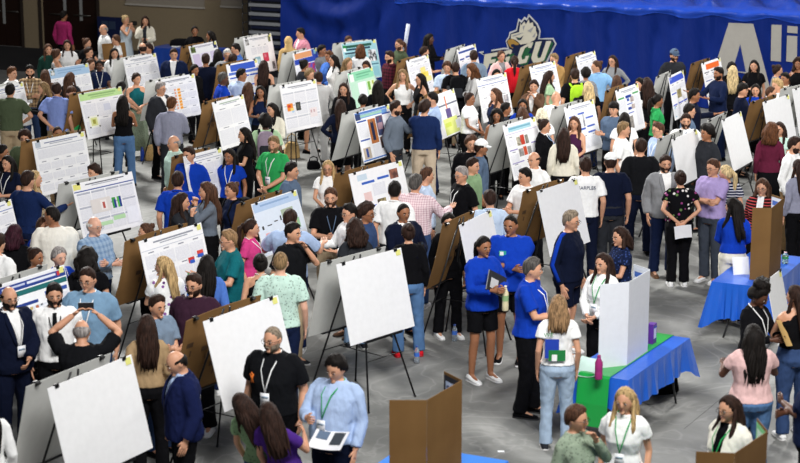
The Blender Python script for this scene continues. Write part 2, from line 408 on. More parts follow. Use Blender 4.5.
    if g['hs'] == 'K':
        c = MB(); shell(c, lambda az, el, s_: -.012 + .040 * sm((el - 12) / 8), H, 20, 12)
        c.loft([[H(Vector((x, y + dy, z))) for x, y in [(math.cos(q) * .07, -.085 - abs(math.sin(q)) * .075 if q <= math.pi else -.07) for q in [math.pi * 2 * j / 14 for j in range(14)]]] for dy, z in ((0, .022), (0, .03))])
        out['cap'] = dict(mb=c, vox=0, mats=[cloth(g['hair'])])
    if 'm' in g['ex']:
        c = MB()
        shell(c, lambda az, el, s_: -.010 + .024 * sm((lerp_tab([(0, -37), (18, -36), (30, -18), (80, -6), (95, -20)], az) - el) / 8) * sm((98 - az) / 10), H, 24, 16, amp=.004, seed=g['i'])
        c.tube([H(Vector((-.028, -.088, -.056))), H(Vector((0, -.103, -.045))), H(Vector((.028, -.088, -.056)))], [.005, .008, .005], 6)
        out['beard'] = dict(mb=c, vox=0, mats=[hairmat(g['hair'] if g['hs'] != 'K' else 'dkbrown')])
    if 'g' in g['ex'] or 'G' in g['ex']:
        c = MB(); up = .0 if 'g' in g['ex'] else .085; bk = 0 if 'g' in g['ex'] else .04
        for s_ in (-1, 1):
            c.tube([H(Vector((s_ * .032 + .020 * math.cos(q), -.106 + bk, up + .016 * math.sin(q)))) for q in [2 * math.pi * j / 10 for j in range(11)]], .0017, 5)
            c.tube([H(Vector((s_ * .052, -.104 + bk, up + .004))), H(Vector((s_ * .080, -.06 + bk, up + .004))), H(Vector((s_ * .082, .0 + bk, up + .002)))], .0017, 5)
            if 'G' in g['ex']: c.ell((s_ * .032, -.106 + bk, up), (.019, .003, .015), 8, 6, fn=H)
        c.tube([H(Vector((-.013, -.108 + bk, up + .004))), H(Vector((.013, -.108 + bk, up + .004)))], .0017, 5)
        out['sunglasses' if 'G' in g['ex'] else 'glasses'] = dict(mb=c, vox=0, mats=[plain('1a1a1c', .25)])
    # garments
    tt, tc_, tp, inner = g['top'], g['topc'], g['topp'], g['inner']
    def torso_shell(z0, ext, ztop=1.462, narrow=False, hemk=1.0):
        zz = sorted(set([z0] + [r[0] for r in rows if z0 < r[0] < ztop] + [ztop])); rr = []
        for z in zz:
            _, w, d, y = interp(rows, z)
            if z < 1.12 and sex == 'm': w = max(w, .15 * b); d = max(d, .105 * b)
            e_ = ext + (.012 * hemk * max(0, (1.05 - z) / .2) if z < 1.05 else 0)
            if narrow and z > 1.30: t = (z - 1.30) / (ztop - 1.30); w = w * (1 - t) + .085 * t - .01; e_ = ext * .8
            wr = .006 * math.sin(z * 60 + g['i'])
            rr.append([L(p) for p in ring(z, w + e_ + wr, d + e_ + wr, y)])
        return rr
    def sleeves(mb, frac, ext, flare=0.0):
        for s_ in (-1, 1):
            S, E, W = arms[s_]
            S2 = S + Vector((-s_ * .075, 0, .018)); S3 = S + Vector((-s_ * .03, 0, .010)); S4 = S.lerp(E, .12)
            if frac <= 1: 
                P = S.lerp(E, frac); mb.tube([S2, S3, S4, S.lerp(E, frac * .55), P], [.046 * ak + ext * .8, .050 * ak + ext, .052 * ak + ext, .050 * ak + ext + flare * .5, .047 * ak + ext + flare], 12)
            else:
                P = E.lerp(W, frac - 1)
                mb.tube([S2, S3, S4, S.lerp(E, .5), E, E.lerp(P, .5), P], [.046 * ak + ext * .8, .050 * ak + ext, .053 * ak + ext, .048 * ak + ext, .044 * ak + ext, .042 * ak + ext, .033 * ak + ext], 12)
    tm = cloth(tc_, tp); dark = cloth(tc_, tp)
    hem = {'m': .90, 'f': .95}[sex] + rng.uniform(-.03, .02)
    name = {'t': 'tee', 'p': 'polo_shirt', 'l': 'shirt', 'k': 'top', 'n': 'sleeveless_top', 'b': 'jacket', 'c': 'cardigan', 'd': 'dress', 'e': 'dress', 'h': 'sweatshirt'}[tt]
    G = MB(); ext = .016
    if tt in 'tp': G.loft(torso_shell(hem, ext)); sleeves(G, .72 if sex == 'm' else .5, .016, .012)
    elif tt == 'l': G.loft(torso_shell(hem + .04, ext)); sleeves(G, 1.9, .014)
    elif tt == 'k': G.loft(torso_shell(hem, ext)); sleeves(G, 1.92, .012)
    elif tt == 'h': G.loft(torso_shell(.86, .032, hemk=-.5)); sleeves(G, 1.9, .026)
    elif tt == 'n': G.loft(torso_shell(hem + .03, .012, 1.415, True))
    elif tt == 'd': G.loft(torso_shell(.95, ext)); sleeves(G, .6, .016, .01); G.loft([ring(z, w, d, 0) for z, w, d in ((.50, .22, .17), (.75, .205, .16), (.95, .175, .13), (1.08, .145, .11))])
    elif tt == 'e': G.loft(torso_shell(.95, .012, 1.415, True)); G.loft([ring(z, w, d, 0) for z, w, d in ((.12, .26, .22), (.5, .23, .18), (.85, .19, .14), (1.08, .14, .11))])
    elif tt in 'bc':
        G.loft(torso_shell(.84 if tt == 'b' else .88, .030)); sleeves(G, 1.92, .024)
        I = MB(); I.loft(torso_shell(.93, .014))
        out['shirt'] = dict(mb=I, vox=VX, mats=[cloth(inner or 'white')])
        I2 = MB(); I2.tube([L(ring_pt) for ring_pt in collar_pts(.066, .052, 1.462, 1.44)], .011, 6); out['shirt']['extra'] = [I2]
    cutv = None
    if tt == 'b': cutv = lambda p: p[1] < 0 and abs(p[0]) < (.0 if p[2] < 1.12 else .012 + (p[2] - 1.12) * .24)
    if tt == 'c': cutv = lambda p: p[1] < -.02 and abs(p[0]) < .045 + max(0, (1.0 - p[2]) * .2)
    if tt == 'b':
        LP = MB()
        for s_ in (-1, 1):
            pts = []
            for z, x in ((1.455, .066), (1.42, .074), (1.36, .074), (1.27, .056), (1.18, .034), (1.12, .016)):
                _, w_, d_, y_ = interp(rows, z); q_ = min(1, x / w_); yf = y_ - (d_ + .030) * (1 - q_ ** 2.4) ** (1 / 2.4)
                pts.append(L((s_ * (x + .012), min(yf, -.035) - .006, z)))
            LP.tube(pts, [.014, .022, .030, .027, .020, .006], 8, flat=.3, fdir=(1, 0, 0))
        out['lapel'] = dict(mb=LP, vox=0, mats=[cloth(tc_, tp)])
    ex_ = []
    if tt in 'plb':
        cm = MB(); rr = .070 if tt != 'b' else .076
        cm.tube([L(q) for q in collar_pts(rr, .058, 1.470, 1.425)], .013, 6)
        ex_.append(cm)
    out[name] = dict(mb=G, vox=VX, extra=ex_, mats=[tm], cut=cutv)
    if tt == 'l' and (tc_, inner) and 'T' in g['ex']: pass
    # legs
    bt, bc = g['bot'], g['botc']
    Q = MB()
    pel = [(z, max(w, .15 * b) + .012, max(d, .10 * b) + .012, y) for z, w, d, y in [interp(rows, z) for z in (.83, .90, .96, 1.03)]]
    if bt in 'PS':
        Q.loft([ring(*r) for r in pel])
        loose = .018 if sex == 'm' or bc in ('black', 'denim', 'jeans') else .010
        for s_ in (-1, 1):
            hp, kn, an = legs[s_]; kk = b
            if bt == 'P':
                bl = .028 + loose * .6
                Q.tube([hp + Vector((0, 0, .02)), hp.lerp(kn, .5), kn, kn.lerp(an, .5), an + Vector((0, .004, -.02))], [.094 * kk + .012, .078 * kk + loose, .058 + loose, .054 + loose, .044 + bl * .8], 14)
            else:
                Q.tube([hp + Vector((0, 0, .02)), hp.lerp(kn, .5), hp.lerp(kn, .74) + Vector((s_ * .006, 0, 0))], [.092 * kk + .010, .080 * kk + .012, .072 * kk + .016], 14)
        out['trousers' if bt == 'P' else 'shorts'] = dict(mb=Q, vox=VX, mats=[cloth(bc)])
    elif bt == 'K':
        Q.loft([ring(z, w, d, 0) for z, w, d in ((.52, .20, .155), (.75, .195, .15), (.92, .185, .135), (1.04, .155, .11))]); out['skirt'] = dict(mb=Q, vox=0, mats=[cloth(bc, g['botp'])])
    elif bt == 'L':
        Q.loft([[p + Vector((.012 * math.sin(9 * math.atan2(p.y, p.x)), .012 * math.cos(9 * math.atan2(p.y, p.x)), 0)) * (1.1 - z) for p in ring(z, w, d, 0, 36)] for z, w, d in ((.16, .25, .21), (.5, .22, .18), (.85, .19, .14), (1.06, .135, .105))]); out['skirt'] = dict(mb=Q, vox=0, mats=[cloth(bc, g['botp'])])
    for s_ in (-1, 1):
        hp, kn, an = legs[s_]; F = MB(); prof = ((.075, .022, .045), (.055, .036, .075), (.0, .040, .085), (-.06, .043, .06), (-.13, .046, .045), (-.185, .036, .035), (-.205, .015, .02))
        for mi, (zb, kx, kz) in enumerate(((.0, 1.05, 0), (.018, 1.0, 1))):
            rr = []
            for y, w, hgt in prof:
                z1 = .022 if mi == 0 else hgt
                rr.append([Vector((an.x + s_ * .008 + w * kx * cx, an.y + y * (1.03 if mi == 0 else 1), zb + (z1 - zb) * cz)) for cx, cz in ((-1, 0), (1, 0), (1, .5), (.6, 1), (-.6, 1), (-1, .5))])
            F.loft(rr, 1 - mi)
        out['shoe' + ('' if s_ < 0 else '_')] = dict(mb=F, vox=0, mats=[cloth(g['shoe'][0]), plain(g['shoe'][1], .6)], name='shoe')
    if g['lan']:
        N = MB(); z1 = 1.10; yc = interp(rows, 1.22); yy = -(yc[2] - yc[3]) - .036 - (.016 if tt in 'bch' else 0)
        for s_ in (-1, 1):
            N.tube([L(p) for p in ((s_ * .02, .062, 1.475), (s_ * .062, .03, 1.478), (s_ * .072, -.045, 1.44), (s_ * .05, yy * .86, 1.34), (s_ * .02, yy, 1.22), (0, yy - .004, z1 + .04))], .0065, 5, flat=.4)
        out['lanyard'] = dict(mb=N, vox=0, mats=[cloth(g['lan'])])
        K = MB(); K.box((0, 0, 0), (.085, .006, .115), 0, Matrix.Translation(L(Vector((0, yy - .008, z1 - .02))))); K.box((0, -.004, .02), (.065, .003, .018), 1, Matrix.Translation(L(Vector((0, yy - .008, z1 - .02)))))
        out['badge'] = dict(mb=K, vox=0, mats=[plain('e9ebee', .4), plain('8fa3b5', .5)], under='lanyard')
    if g['tie']:
        N = MB(); yc = interp(rows, 1.2); y0 = -(yc[2] - yc[3]) - .028
        N.loft([[L(Vector((x * w, y - .004 * (1 - abs(x)), z))) for x in (-1, 0, 1)] + [L(Vector((x * w, y + .01, z))) for x in (1, -1)] for z, w, y in ((1.0, .004, y0), (1.05, .036, y0 - .004), (1.25, .03, y0 - .003), (1.40, .018, y0 + .028), (1.43, .024, -.052))])
        out['tie'] = dict(mb=N, vox=0, mats=[cloth(g['tie'])])
    for nme, j in out.items():
        if nme != 'body' and j.get('vox'): j['fold'] = .0075 if nme in ('trousers', 'tee', 'shirt', 'jacket') else .006; j['seed'] = g['i']
    g['hands'] = {s_: arms[s_][2] + (arms[s_][2] - arms[s_][1]).normalized() * .08 for s_ in (-1, 1)}
    g['shx'] = shx; g['arm_pts'] = arms
    return out
def H_inv(piv, MH, Cc): return piv + MH @ (Vector((0, .01, -.05)) + Cc - piv)
def collar_pts(r, ry, zb, zf):
    return [Vector((r * math.sin(q), .010 - ry * math.cos(q), zf + (zb - zf) * (1 - math.cos(q)) / 2 + .008)) for q in [-.0 + 2 * math.pi * j / 16 for j in range(17)]]

def finish_meshes(jobs):
    """turn the raw shapes into single smooth surfaces, a batch at a time"""
    BATCH = 60
    for s0 in range(0, len(jobs), BATCH):
        tmp = []
        for j in jobs[s0:s0 + BATCH]:
            me = j['mb'].mesh('raw')
            o = bpy.data.objects.new('raw', me); COL.objects.link(o)
            m = o.modifiers.new('r', 'REMESH'); m.mode = 'VOXEL'; m.voxel_size = j['vox']; m.use_smooth_shade = True
            m2 = o.modifiers.new('s', 'SMOOTH'); m2.factor = .5; m2.iterations = 2
            tmp.append((j, o, me))
        dg = bpy.context.evaluated_depsgraph_get(); dg.update()
        for j, o, me in tmp:
            ev = o.evaluated_get(dg); nm = bpy.data.meshes.new_from_object(ev)
            if j.get('fold'):
                n_ = len(nm.vertices); co = np.empty(n_ * 3, 'f'); nm.vertices.foreach_get('co', co); no = np.empty(n_ * 3, 'f'); nm.vertices.foreach_get('normal', no)
                co = co.reshape(-1, 3); no = no.reshape(-1, 3); sd0 = j['seed'] * 7.3
                d_ = np.array([noise.noise((x * 9 + sd0, y * 9, z * 5.5 + .8 * abs(x))) + .6 * noise.noise((x * 19, y * 19 + sd0, z * 12 + x * 8)) for x, y, z in co.tolist()], 'f')
                d_ = np.abs(d_) * 1.6 - .25
                nm.vertices.foreach_set('co', (co + no * (d_ * j['fold'])[:, None]).ravel()); nm.update()
            if j.get('extra') or j.get('cut'):
                bm = bmesh.new(); bm.from_mesh(nm)
                if j.get('cut'):
                    dele = [f for f in bm.faces if j['cut'](f.calc_center_median())]
                    bmesh.ops.delete(bm, geom=dele, context='FACES')
                for e in (j.get('extra') or []):
                    base = [bm.verts.new(v) for v in e.v]
                    for f, mi in zip(e.f, e.m):
                        try: nf = bm.faces.new([base[i] for i in f]); nf.material_index = mi; nf.smooth = True
                        except ValueError: pass
                bm.to_mesh(nm); bm.free()
            j['mesh'] = nm
        for j, o, me in tmp:
            bpy.data.objects.remove(o); bpy.data.meshes.remove(me)
PEOPLE = """
# x y h face hy sex build hair:col skin top:col bottom:col arms extras | label
63 11 172 150 0 m 1 s:black 3 k:magenta P:black dd - | person in magenta top walking towards the dark double doors
48 44 165 20 0 f 1 l:brown 2 k:darkgreen P:black dd - | woman in dark green jacket nearest the pillar between the doors
56 49 164 120 0 f 1 b:brown 2 n:lightgrey P:black pp - | woman in pale grey sleeveless top with tied hair beside dark green jacket
67 40 165 10 0 f 1 l:dkbrown 2 t:white P:black dd - | woman in white tee with long brown hair beside pale sleeveless top
86 38 166 60 0 f 1 b:brown 2 t:black P:black dg - | woman in black top with hair bun near the cardboard sheet
88 47 163 70 0 f 1 s:dkbrown 2 t:black P:black do - | dark haired person in black reaching a bare arm towards cardboard sheet
89.6 59 160 60 0 m 1 s:brown 2 t:charcoal P:black pp - | brown haired person behind the corner of the light blue poster
99 60 162 10 0 f 1 b:black 4 t:navy P:navy ff L:white | woman in navy outfit with name badge beside the light blue poster
104 24 176 300 0 m 1 x:grey 2 l:white P:black dd - | balding man in white shirt standing by the dark blue drape
116.6 35 163 290 0 f 1 s:brown 2 t:white P:black dd - | brown haired person standing behind the cardboard sheet
114 48 166 10 0 f 1 l:black 2 l:white P:black dd - | dark haired person in white sleeves in front of cardboard sheet
125 15 167 60 0 f 1 b:blonde 2 e:iceblue X:black kk - | blonde woman in long pale dress against the beige wall
145 16 167 0 0 f 1 l:dkbrown 2 c:cream/charcoal P:navy kp - | woman in cream cardigan looking at phone by the beige wall
142.6 42.5 174 200 0 m 1 x:dkbrown 2 t:charcoal P:black dd - | balding man with back turned beyond the tall white text poster
149 43 166 300 0 f 1 s:dkbrown 2 t:black P:black dd - | dark haired person facing the balding man by the registration table
11 67 178 70 0 m 1 s:auburn 2 l:white P:khaki dd - | red haired man in white shirt behind the poster by the dark doors
29.6 65 178 5 0 m 1 s:black 2 l:tan#plaid P:denim cc m,L:white | bearded man in brown plaid shirt with folded arms
9.5 84 180 185 0 m 1.05 s:black 2 p:olive P:khaki dh - | man in olive green polo and khakis with hand on hip
44 82 164 285 0 f 1 l:dkblonde 2 k:black P:black pp - | woman with long light brown hair and black clothes holding a sheet of paper
56.6 83 180 165 25 m 1.05 s:dkbrown 2 p:periwinkle P:khaki bd - | man in periwinkle blue polo and khakis with arm behind back
69 85 174 40 0 m 1 s:brown 2 t:green P:khaki dd m | bearded man in green tee looking down beside periwinkle polo
69.5 72.5 166 170 0 f 1 l:brown 2 t:charcoal P:black dd - | woman with long straight brown hair reading the light blue poster
45 70 165 190 0 f 1 l:brown 2 t:brown P:black dd - | brown haired woman between plaid shirt man and the light blue poster
135.6 73 164 20 25 f 1 s:dkbrown 2 n:teal L:sage#dots ff G | woman in teal sleeveless top and long sage skirt
122.6 95.6 165 180 0 f 1 l:black 3 n:black P:jeans pp - | woman in black sleeveless top and blue jeans studying the green headed poster
120.5 82 166 170 0 f 1 s:black 2 n:white P:black oo - | bare armed woman in white top beyond the green headed poster
159.5 82 177 60 0 m 1.1 s:grey 2 b:charcoal/white P:black dd g,L:white | grey haired man with glasses in charcoal jacket and white lanyard
194.5 26 165 0 0 f 1 b:black 3 t:black P:black dd - | woman in black seated against the beige wall behind the registration table
211 31 162 280 0 f 1 l:black 3 k:grey P:black dd - | person with long black hair and grey sleeve against the beige wall
173.4 48.5 176 0 0 m 1 s:dkbrown 2 b:navy/white P:navy dd - | young man in navy suit and open white shirt below the registration table
236.6 43.5 174 290 0 m 1 s:black 2 l:blue P:black dd - | dark haired man in blue shirt near the empty black easel
227 49 174 0 0 m 1 s:silver 2 t:grey P:black dd g | silver haired man behind the blue headed poster on cardboard
232.5 54 165 160 0 f 1 s:dkbrown 3 t:black P:black dd - | brown haired head between silver haired man and blue headed poster
218 49.5 166 190 0 f 1 l:black 3 k:black P:black dd - | woman in black with long black hair beside the lilac poster
205.5 54 176 190 0 m 1 s:dkbrown 3 k:dknavy P:dknavy do - | man in dark navy sweater with back turned below the lilac poster
194 64.5 159 40 0 f 1 s:black 3 k:black P:black dd - | dark haired person peeking over the poster of orange circles
222 72.5 174 110 0 m 1 s:charcoal 4 p:royal P:black dd L:white | man in royal blue polo with white lanyard facing blue headed poster
240 68.7 176 150 -60 m 1 s:black 3 l:paleblue P:navy dd - | dark haired man in pale shirt standing in front of blue headed poster
263.6 60.5 166 180 0 f 1 l:dkbrown 2 n:black P:black dd - | woman in black sleeveless top with long brown hair and back turned
248 82.5 167 165 0 f 1 l:brown 2 d:slate X:black ho - | woman in slate blue dress with long brown hair
260.5 85.7 163 0 0 f 1 l:black 3 n:navy P:black pp - | dark haired woman in navy sleeveless top facing slate dress
288.5 36.7 166 180 0 f 1 h:wheat 2 k:wheat P:khaki dd - | person in wheat coloured headscarf and top with back turned
301.4 28 176 300 0 m 1 s:black 2 b:pink/white P:grey dd - | dark haired man in pink shirt against the blue drape
303.6 59.5 165 120 0 f 1 b:black 3 k:charcoal P:black dd - | person with black hair bun and charcoal top at the orange striped poster
309.4 69 165 60 0 m 1 c:dkblonde 2 t:charcoal S:black dd - | curly fair haired boy behind the white rainbow chart poster
318.5 72 176 200 0 m 1 s:dkbrown 2 l:lightgrey P:lightgrey do - | man in pale grey shirt and trousers behind white rainbow chart poster
170.8 97.3 178 175 0 m 1 s:auburn 2 l:greylilac P:charcoal dp P | reddish haired man in grey lilac shirt pointing a phone at poster
174.7 135 174 300 0 m 1.05 x:grey 2 l:mint P:khaki dd - | bald man in pale mint shirt beside the blue polos
189.6 146.5 176 340 0 m 1 s:dkbrown 2 p:royal P:black dd - | young man in royal blue polo facing outwards beside tilted white poster
177.3 172.4 176 175 0 m 1.05 s:dkbrown 2 p:royal P:black dd - | man in royal blue polo seen from behind near the tilted white poster
230 148.7 165 350 0 f 1 l:black 3 p:royal P:black dd L:white | dark haired woman in royal blue polo at the edge of tilted white poster
245.3 127.5 166 290 0 f 1 l:black 2 t:black P:black pp - | woman in black tee with long black hair in profile
265.4 115 168 185 0 m 1 a:black 4 t:palegreen P:black dd B:mauve | person in pale green top with mauve grey backpack
272.7 103 166 340 -20 f 1 l:black 2 c:cream/charcoal P:black pp - | woman with long dark hair and cream cardigan by the rainbow chart poster
274 136 178 330 0 m 1.05 s:dkblonde 2 p:green P:khaki ff m,L:white | fair bearded man in bright green polo with clasped hands
290 162.5 174 75 0 m 1 s:black 2 t:slate P:navy dd - | dark haired man in slate shirt in front of bright green polo
348 36 165 20 0 m 1 s:brown 2 t:grey P:black dd - | brown haired person peering over the teal poster
360.5 44.8 168 180 0 f 1 o:auburn 2 l:white P:black pp - | auburn haired person in white shirt reading the teal poster
366.4 61 158 330 0 f 1 s:dkbrown 3 t:mint P:black dd - | dark haired person just above the mint green poster
347.5 57.8 164 60 0 f 1 l:dkblonde 2 k:khaki P:khaki dd - | woman with blonde hair and beige vest beside the mint green poster
334 55 165 290 0 f 1 l:black 2 k:white P:grey dd - | woman with long black hair and white sleeves in profile
329.7 50.8 167 320 0 f 1 s:auburn 3 l:blue P:navy ff - | auburn haired person in blue shirt beside white sleeved woman
321 45 170 60 0 m 1 s:black 3 t:grey P:black dd - | black haired person in grey beside the auburn haired one in blue
390.4 51 178 310 0 m 1 s:dkbrown 2 l:maroon#plaid P:black dd m | man in maroon checked shirt beside tall brown cardboard backing
400 39 176 300 0 m 1 y:brown 2 t:olive P:khaki dd m,g | bearded man with tied back hair in olive tee by the blue drape
429 34 167 70 0 f 1 w:black 4 k:black P:black pp P | woman in black with curly black hair looking at phone before blue drape
423.7 46.5 166 100 0 f 1 s:dkbrown 2 t:royal P:navy do - | person in blue top stretching a bare arm over the yellow chart poster
402.7 69.5 165 0 0 f 1 w:dkblonde 2 n:white P:black hh - | woman in white sleeveless top with long light brown hair
421 73.5 163 290 0 f 1 l:black 2 n:black P:black dd g | woman in black with glasses and long black hair in profile
447.4 62 170 0 0 m 1 c:brown 2 t:paleblue P:khaki pp P | curly haired man in pale blue shirt looking down at phone
455.6 62.6 170 185 0 m 1 s:dkbrown 2 t:black P:black dd B:black | person in black tee with large black backpack
473.7 50.7 176 190 0 m 1 s:dkbrown 2 l:greyblue P:charcoal dd - | dark haired man in grey blue shirt in front of the striped heading poster
472.2 65.4 165 290 0 f 1 a:auburn 2 c:lightgrey/white P:grey pp - | woman with curly auburn hair in pale grey coat
343.7 83 165 5 0 f 1 l:dkbrown 2 k:black P:black ff - | woman in black with long dark brown hair below the mint green poster
340.5 99.5 165 190 0 f 1 l:dkbrown 2 k:dknavy K:black hh - | woman in navy top and short black skirt with back turned
362.6 94.6 160 185 0 f 1 s:black 3 t:black P:black dd - | black haired person low between two women in black
377.8 80.5 168 180 0 f 1.05 l:black 2 k:black P:black dd - | woman in black with very long black hair facing the mint green poster
394.5 101 178 70 0 m 1 s:dkbrown 2 l:slategrey P:charcoal do m | dark bearded man in slate grey shirt beside the photo poster
424 100.5 178 175 -30 m 1.05 c:dkbrown 2 k:navyblue P:beige kd - | curly haired man in navy blazer and beige trousers with hand at chin
433.4 92.3 180 270 0 m 1 s:black 2 l:lightblue P:navy dk - | man in light blue dress shirt facing the navy blazer
469 92.5 166 60 0 f 1 b:dkbrown 3 t:white P:black ff L:white | woman in white short sleeved shirt and black trousers
471 135.5 176 0 0 m 1 c:brown 2 k:black P:black dd - | young man with wavy brown hair in black shirt
471.8 157.7 172 60 0 m 1 s:dkbrown 2 t:sagegreen P:black dd - | dark haired man in sage green tee behind grey haired man
462.5 166.4 174 300 0 m 1.05 s:grey 2 t:black P:black dd g,L:white | grey haired man with glasses in black polo
328 160.3 160 0 0 f 1 l:goldblonde 2 t:white P:khaki ff g | woman with golden hair and glasses by the medical poster board
425.4 167.5 172 100 0 m 1 s:brown 2 t:paleblue P:navy dd - | brown haired person just beyond the checked shirt
415 174.7 182 160 0 m 1.12 s:charcoal 2 l:pinkwhite#check P:denim do - | broad man in pink and white checked shirt
394.5 182 178 165 0 m 1 s:black 2 p:white P:charcoal dd - | black haired man in white polo seen from behind
330.8 187.7 178 5 0 m 1 s:brown 2 p:black P:khaki pg m,L:slate | brown bearded man in black polo gesturing with both hands
350.5 203.5 174 300 0 m 1 s:black 2 l:white P:charcoal gg g | dark haired man with glasses in white shirt
365.4 204 172 70 0 m 1 a:dkbrown 3 l:denim P:navy dd g | man with thick curly hair and denim shirt in profile
355.6 221.4 162 190 0 f 1 a:dkbrown 2 t:charcoal P:paledenim dd - | person with wavy brown hair just above the central blank board
403 203 174 35 0 m 1 z:black 3 b:dknavy/white P:navy pp - | smiling man with cropped hair in dark navy jacket
408.5 223.5 167 190 0 f 1 b:dkbrown 2 k:black P:jeans dd - | woman in black top and blue jeans with red shoes
448.5 213 162 20 0 f 1 s:black 2 k:black P:black dd - | dark haired person hidden to the eyes behind tall brown backing
501 50.7 168 20 0 f 1 b:brown 2 b:palepink/grey P:navy gd L:white | woman in pale pink blazer before the eagle emblem
514.5 55.7 167 190 0 f 1 y:dkbrown 2 k:red P:black pd - | woman in red top before the eagle emblem
496.2 69.3 163 10 0 f 1 s:black 2 t:charcoal P:black dd - | dark haired person below the pale pink blazer
555 53.5 172 320 0 m 1 s:dkblonde 2 b:camel/grey P:khaki cc - | fair haired person in camel coat with folded arms
548.7 70.8 167 100 0 f 1 l:dkbrown 2 t:palegreen P:black dd - | woman with long dark hair and pale green top
575 69 178 190 0 m 1 s:dkbrown 2 t:black P:black dd B:lime | man in black with grey and lime green backpack
586 67.8 168 180 0 f 1 c:black 3 k:grey#dots P:black dd - | dark haired person in grey patterned top
597.8 60.5 176 200 80 m 1 b:brown 2 l:skyblue P:dknavy dh - | person in sky blue shirt and dark trousers with hair bun
613 55.3 167 330 0 f 1 l:dkbrown 2 k:grey P:charcoal hh g | woman with glasses in grey sweater and hands on hips before drape
588.6 82 165 180 0 f 1 l:paleblonde 2 t:black P:navy dd - | woman with pale blonde hair behind green strapped backpack man
617 75.6 164 185 0 f 1 l:brown 2 t:brown P:black dd - | brown haired woman below the grey sweater
534 80 170 340 0 f 1 s:dkbrown 2 b:brown/white P:black kk - | person with slicked dark hair in brown jacket raising a hand
522.7 99 165 0 0 f 1 l:black 3 t:royal P:black dd - | woman with black hair and bright blue top
523 108 160 180 0 f 1 o:brown 2 t:brown P:black dd - | brown haired head directly in front of bright blue top
556 91 176 170 0 m 1 q:brown 2 t:white P:charcoal dd B:white | shaven headed man in white shirt with white backpack
542 109 162 170 0 f 1 o:cream 2 t:white P:grey dd - | person with cream white hair beside white backpack
496.2 88.2 166 300 0 f 1 l:brown 2 n:navy P:black dd - | woman with long brown hair and navy sleeveless top
504.8 102.7 162 90 0 m 1 s:black 3 t:charcoal P:black dd - | black haired person next to navy sleeveless top
497 109.6 156 0 0 f 1 a:black 3 n:goldblonde P:black dd - | woman with thick black hair peering over grey board backing
480 140 172 90 0 m 1 K:white 3 t:slate P:black dd - | person in white cap and slate shirt beside grey board backing
543.7 118.9 168 80 0 f 1 b:dkbrown 2 b:black/white P:black dd L:skyblue | woman in black blazer with sky blue lanyard
574.4 116.3 165 340 0 f 1 l:brown 2 n:plum P:black ff - | smiling woman in plum sleeveless top
563.8 128 168 180 0 f 1.05 l:dkbrown 2 k:cream P:black dd - | woman in cream denim jacket with long brown hair
535 151.3 177 310 0 m 1 x:dkbrown 2 l:white P:charcoal dd - | man with receding hair in white shirt looking down
526.4 168 174 310 0 m 1 s:black 2 t:white P:black pp - | black haired young man beside brown backing of blank board
585.8 157.7 180 185 0 m 1 s:dkbrown 2 t:white:text P:dknavy dd - | man in white tee with small black lettering across its back
610.6 153.9 182 180 0 m 1.08 K:white 2 t:dknavy P:charcoal dd - | man in white cap and dark navy tee
614.3 102.2 172 330 0 m 1 f:black 2 k:slate P:black cc - | young man with bowl cut in slate blue shirt and folded arms
624.5 112.8 165 180 0 f 1 l:black 2 t:white P:dknavy dd - | woman in white tee with long black hair beside bowl cut man
622.5 122 178 80 0 m 1 s:dkblonde 2 t:white P:navy dd - | fair haired man in plain white tee in profile
641 139 178 180 0 m 1.08 s:dkbrown 2 t:dkblack P:dknavy dd - | dark haired man in black tee and navy trousers seen from behind
674 49.2 180 20 0 m 1.05 K:slate 2 t:charcoal P:black dd m | man in cap and charcoal tee standing against blue drape
647.5 78 166 180 0 f 1 w:dkbrown 2 k:black P:black dd - | woman with long dark brown hair beside the blue headed tall poster
640.5 78 165 310 0 f 1 s:black 2 t:white P:black dd - | dark haired person at the edge of the green barred poster
719.5 67 180 290 0 m 1 s:black 3 k:navy P:navy og m | bearded man in navy sweater pointing at orange headed poster
693.5 88.5 176 80 0 m 1 s:black 3 k:dknavy P:black do - | dark haired man in navy jacket below the orange headed poster
688.6 104 174 80 0 m 1 s:black 2 k:slate P:charcoal dd g | dark haired man with glasses behind bearded man in white
686 113.5 176 0 0 m 1 s:dkbrown 2 l:white P:charcoal dd m,L:slate | bearded man in white shirt and tie standing over blank board
657 94.3 167 90 0 f 1 y:black 3 t:green K:black dd - | woman in bright green shirt and black skirt
659.5 122.5 174 300 0 m 1 s:brown 2 l:lightblue P:navy dd g,L:white | young man with glasses in light blue shirt
708 125.5 174 290 0 m 1.1 a:black 3 t:charcoal P:black dd - | curly black haired man in charcoal shirt between two blank boards
665.5 155 177 10 0 m 1 s:dkbrown 2 b:grey/white P:navy dd m | dark haired man in grey suit jacket and white shirt
681 170.5 166 180 0 f 1.12 b:dkbrown 2 t:black#floral P:black bb W | woman in black floral blouse holding papers behind her back
714 159 178 320 0 m 1.05 s:brown 2 p:lilac P:slatedark cc g | man with glasses in lilac polo with folded arms
728 165.3 167 170 60 f 1 y:paleblonde 2 t:navy#stripe P:black dd - | blonde person in navy striped top beside lilac polo
733 66 168 180 0 f 1 l:paleblonde 2 k:black P:black dd - | woman with long pale blonde hair below the giant letter A
731.5 62 172 10 0 f 1 s:black 2 k:black P:black dd - | dark haired person half hidden behind pale blonde hair
754.5 60 168 350 0 f 1 l:black 2 t:black P:black pd - | woman in black tee with long black hair before giant letter A
777 64.5 167 80 0 f 1 b:dkbrown 2 t:grey P:black dd - | woman in grey tee with dark hair bun below the letters
786 72.5 172 320 0 m 1 s:black 3 b:black/cream P:black dd - | dark haired person in black vest beside grey tee
799 58 168 330 0 f 1 a:dkbrown 3 n:black P:black dd - | woman in black sleeveless top with voluminous dark curls
778 79 174 310 0 m 1 c:goldblonde 2 l:white P:khaki dd - | man with curly golden hair and white shirt
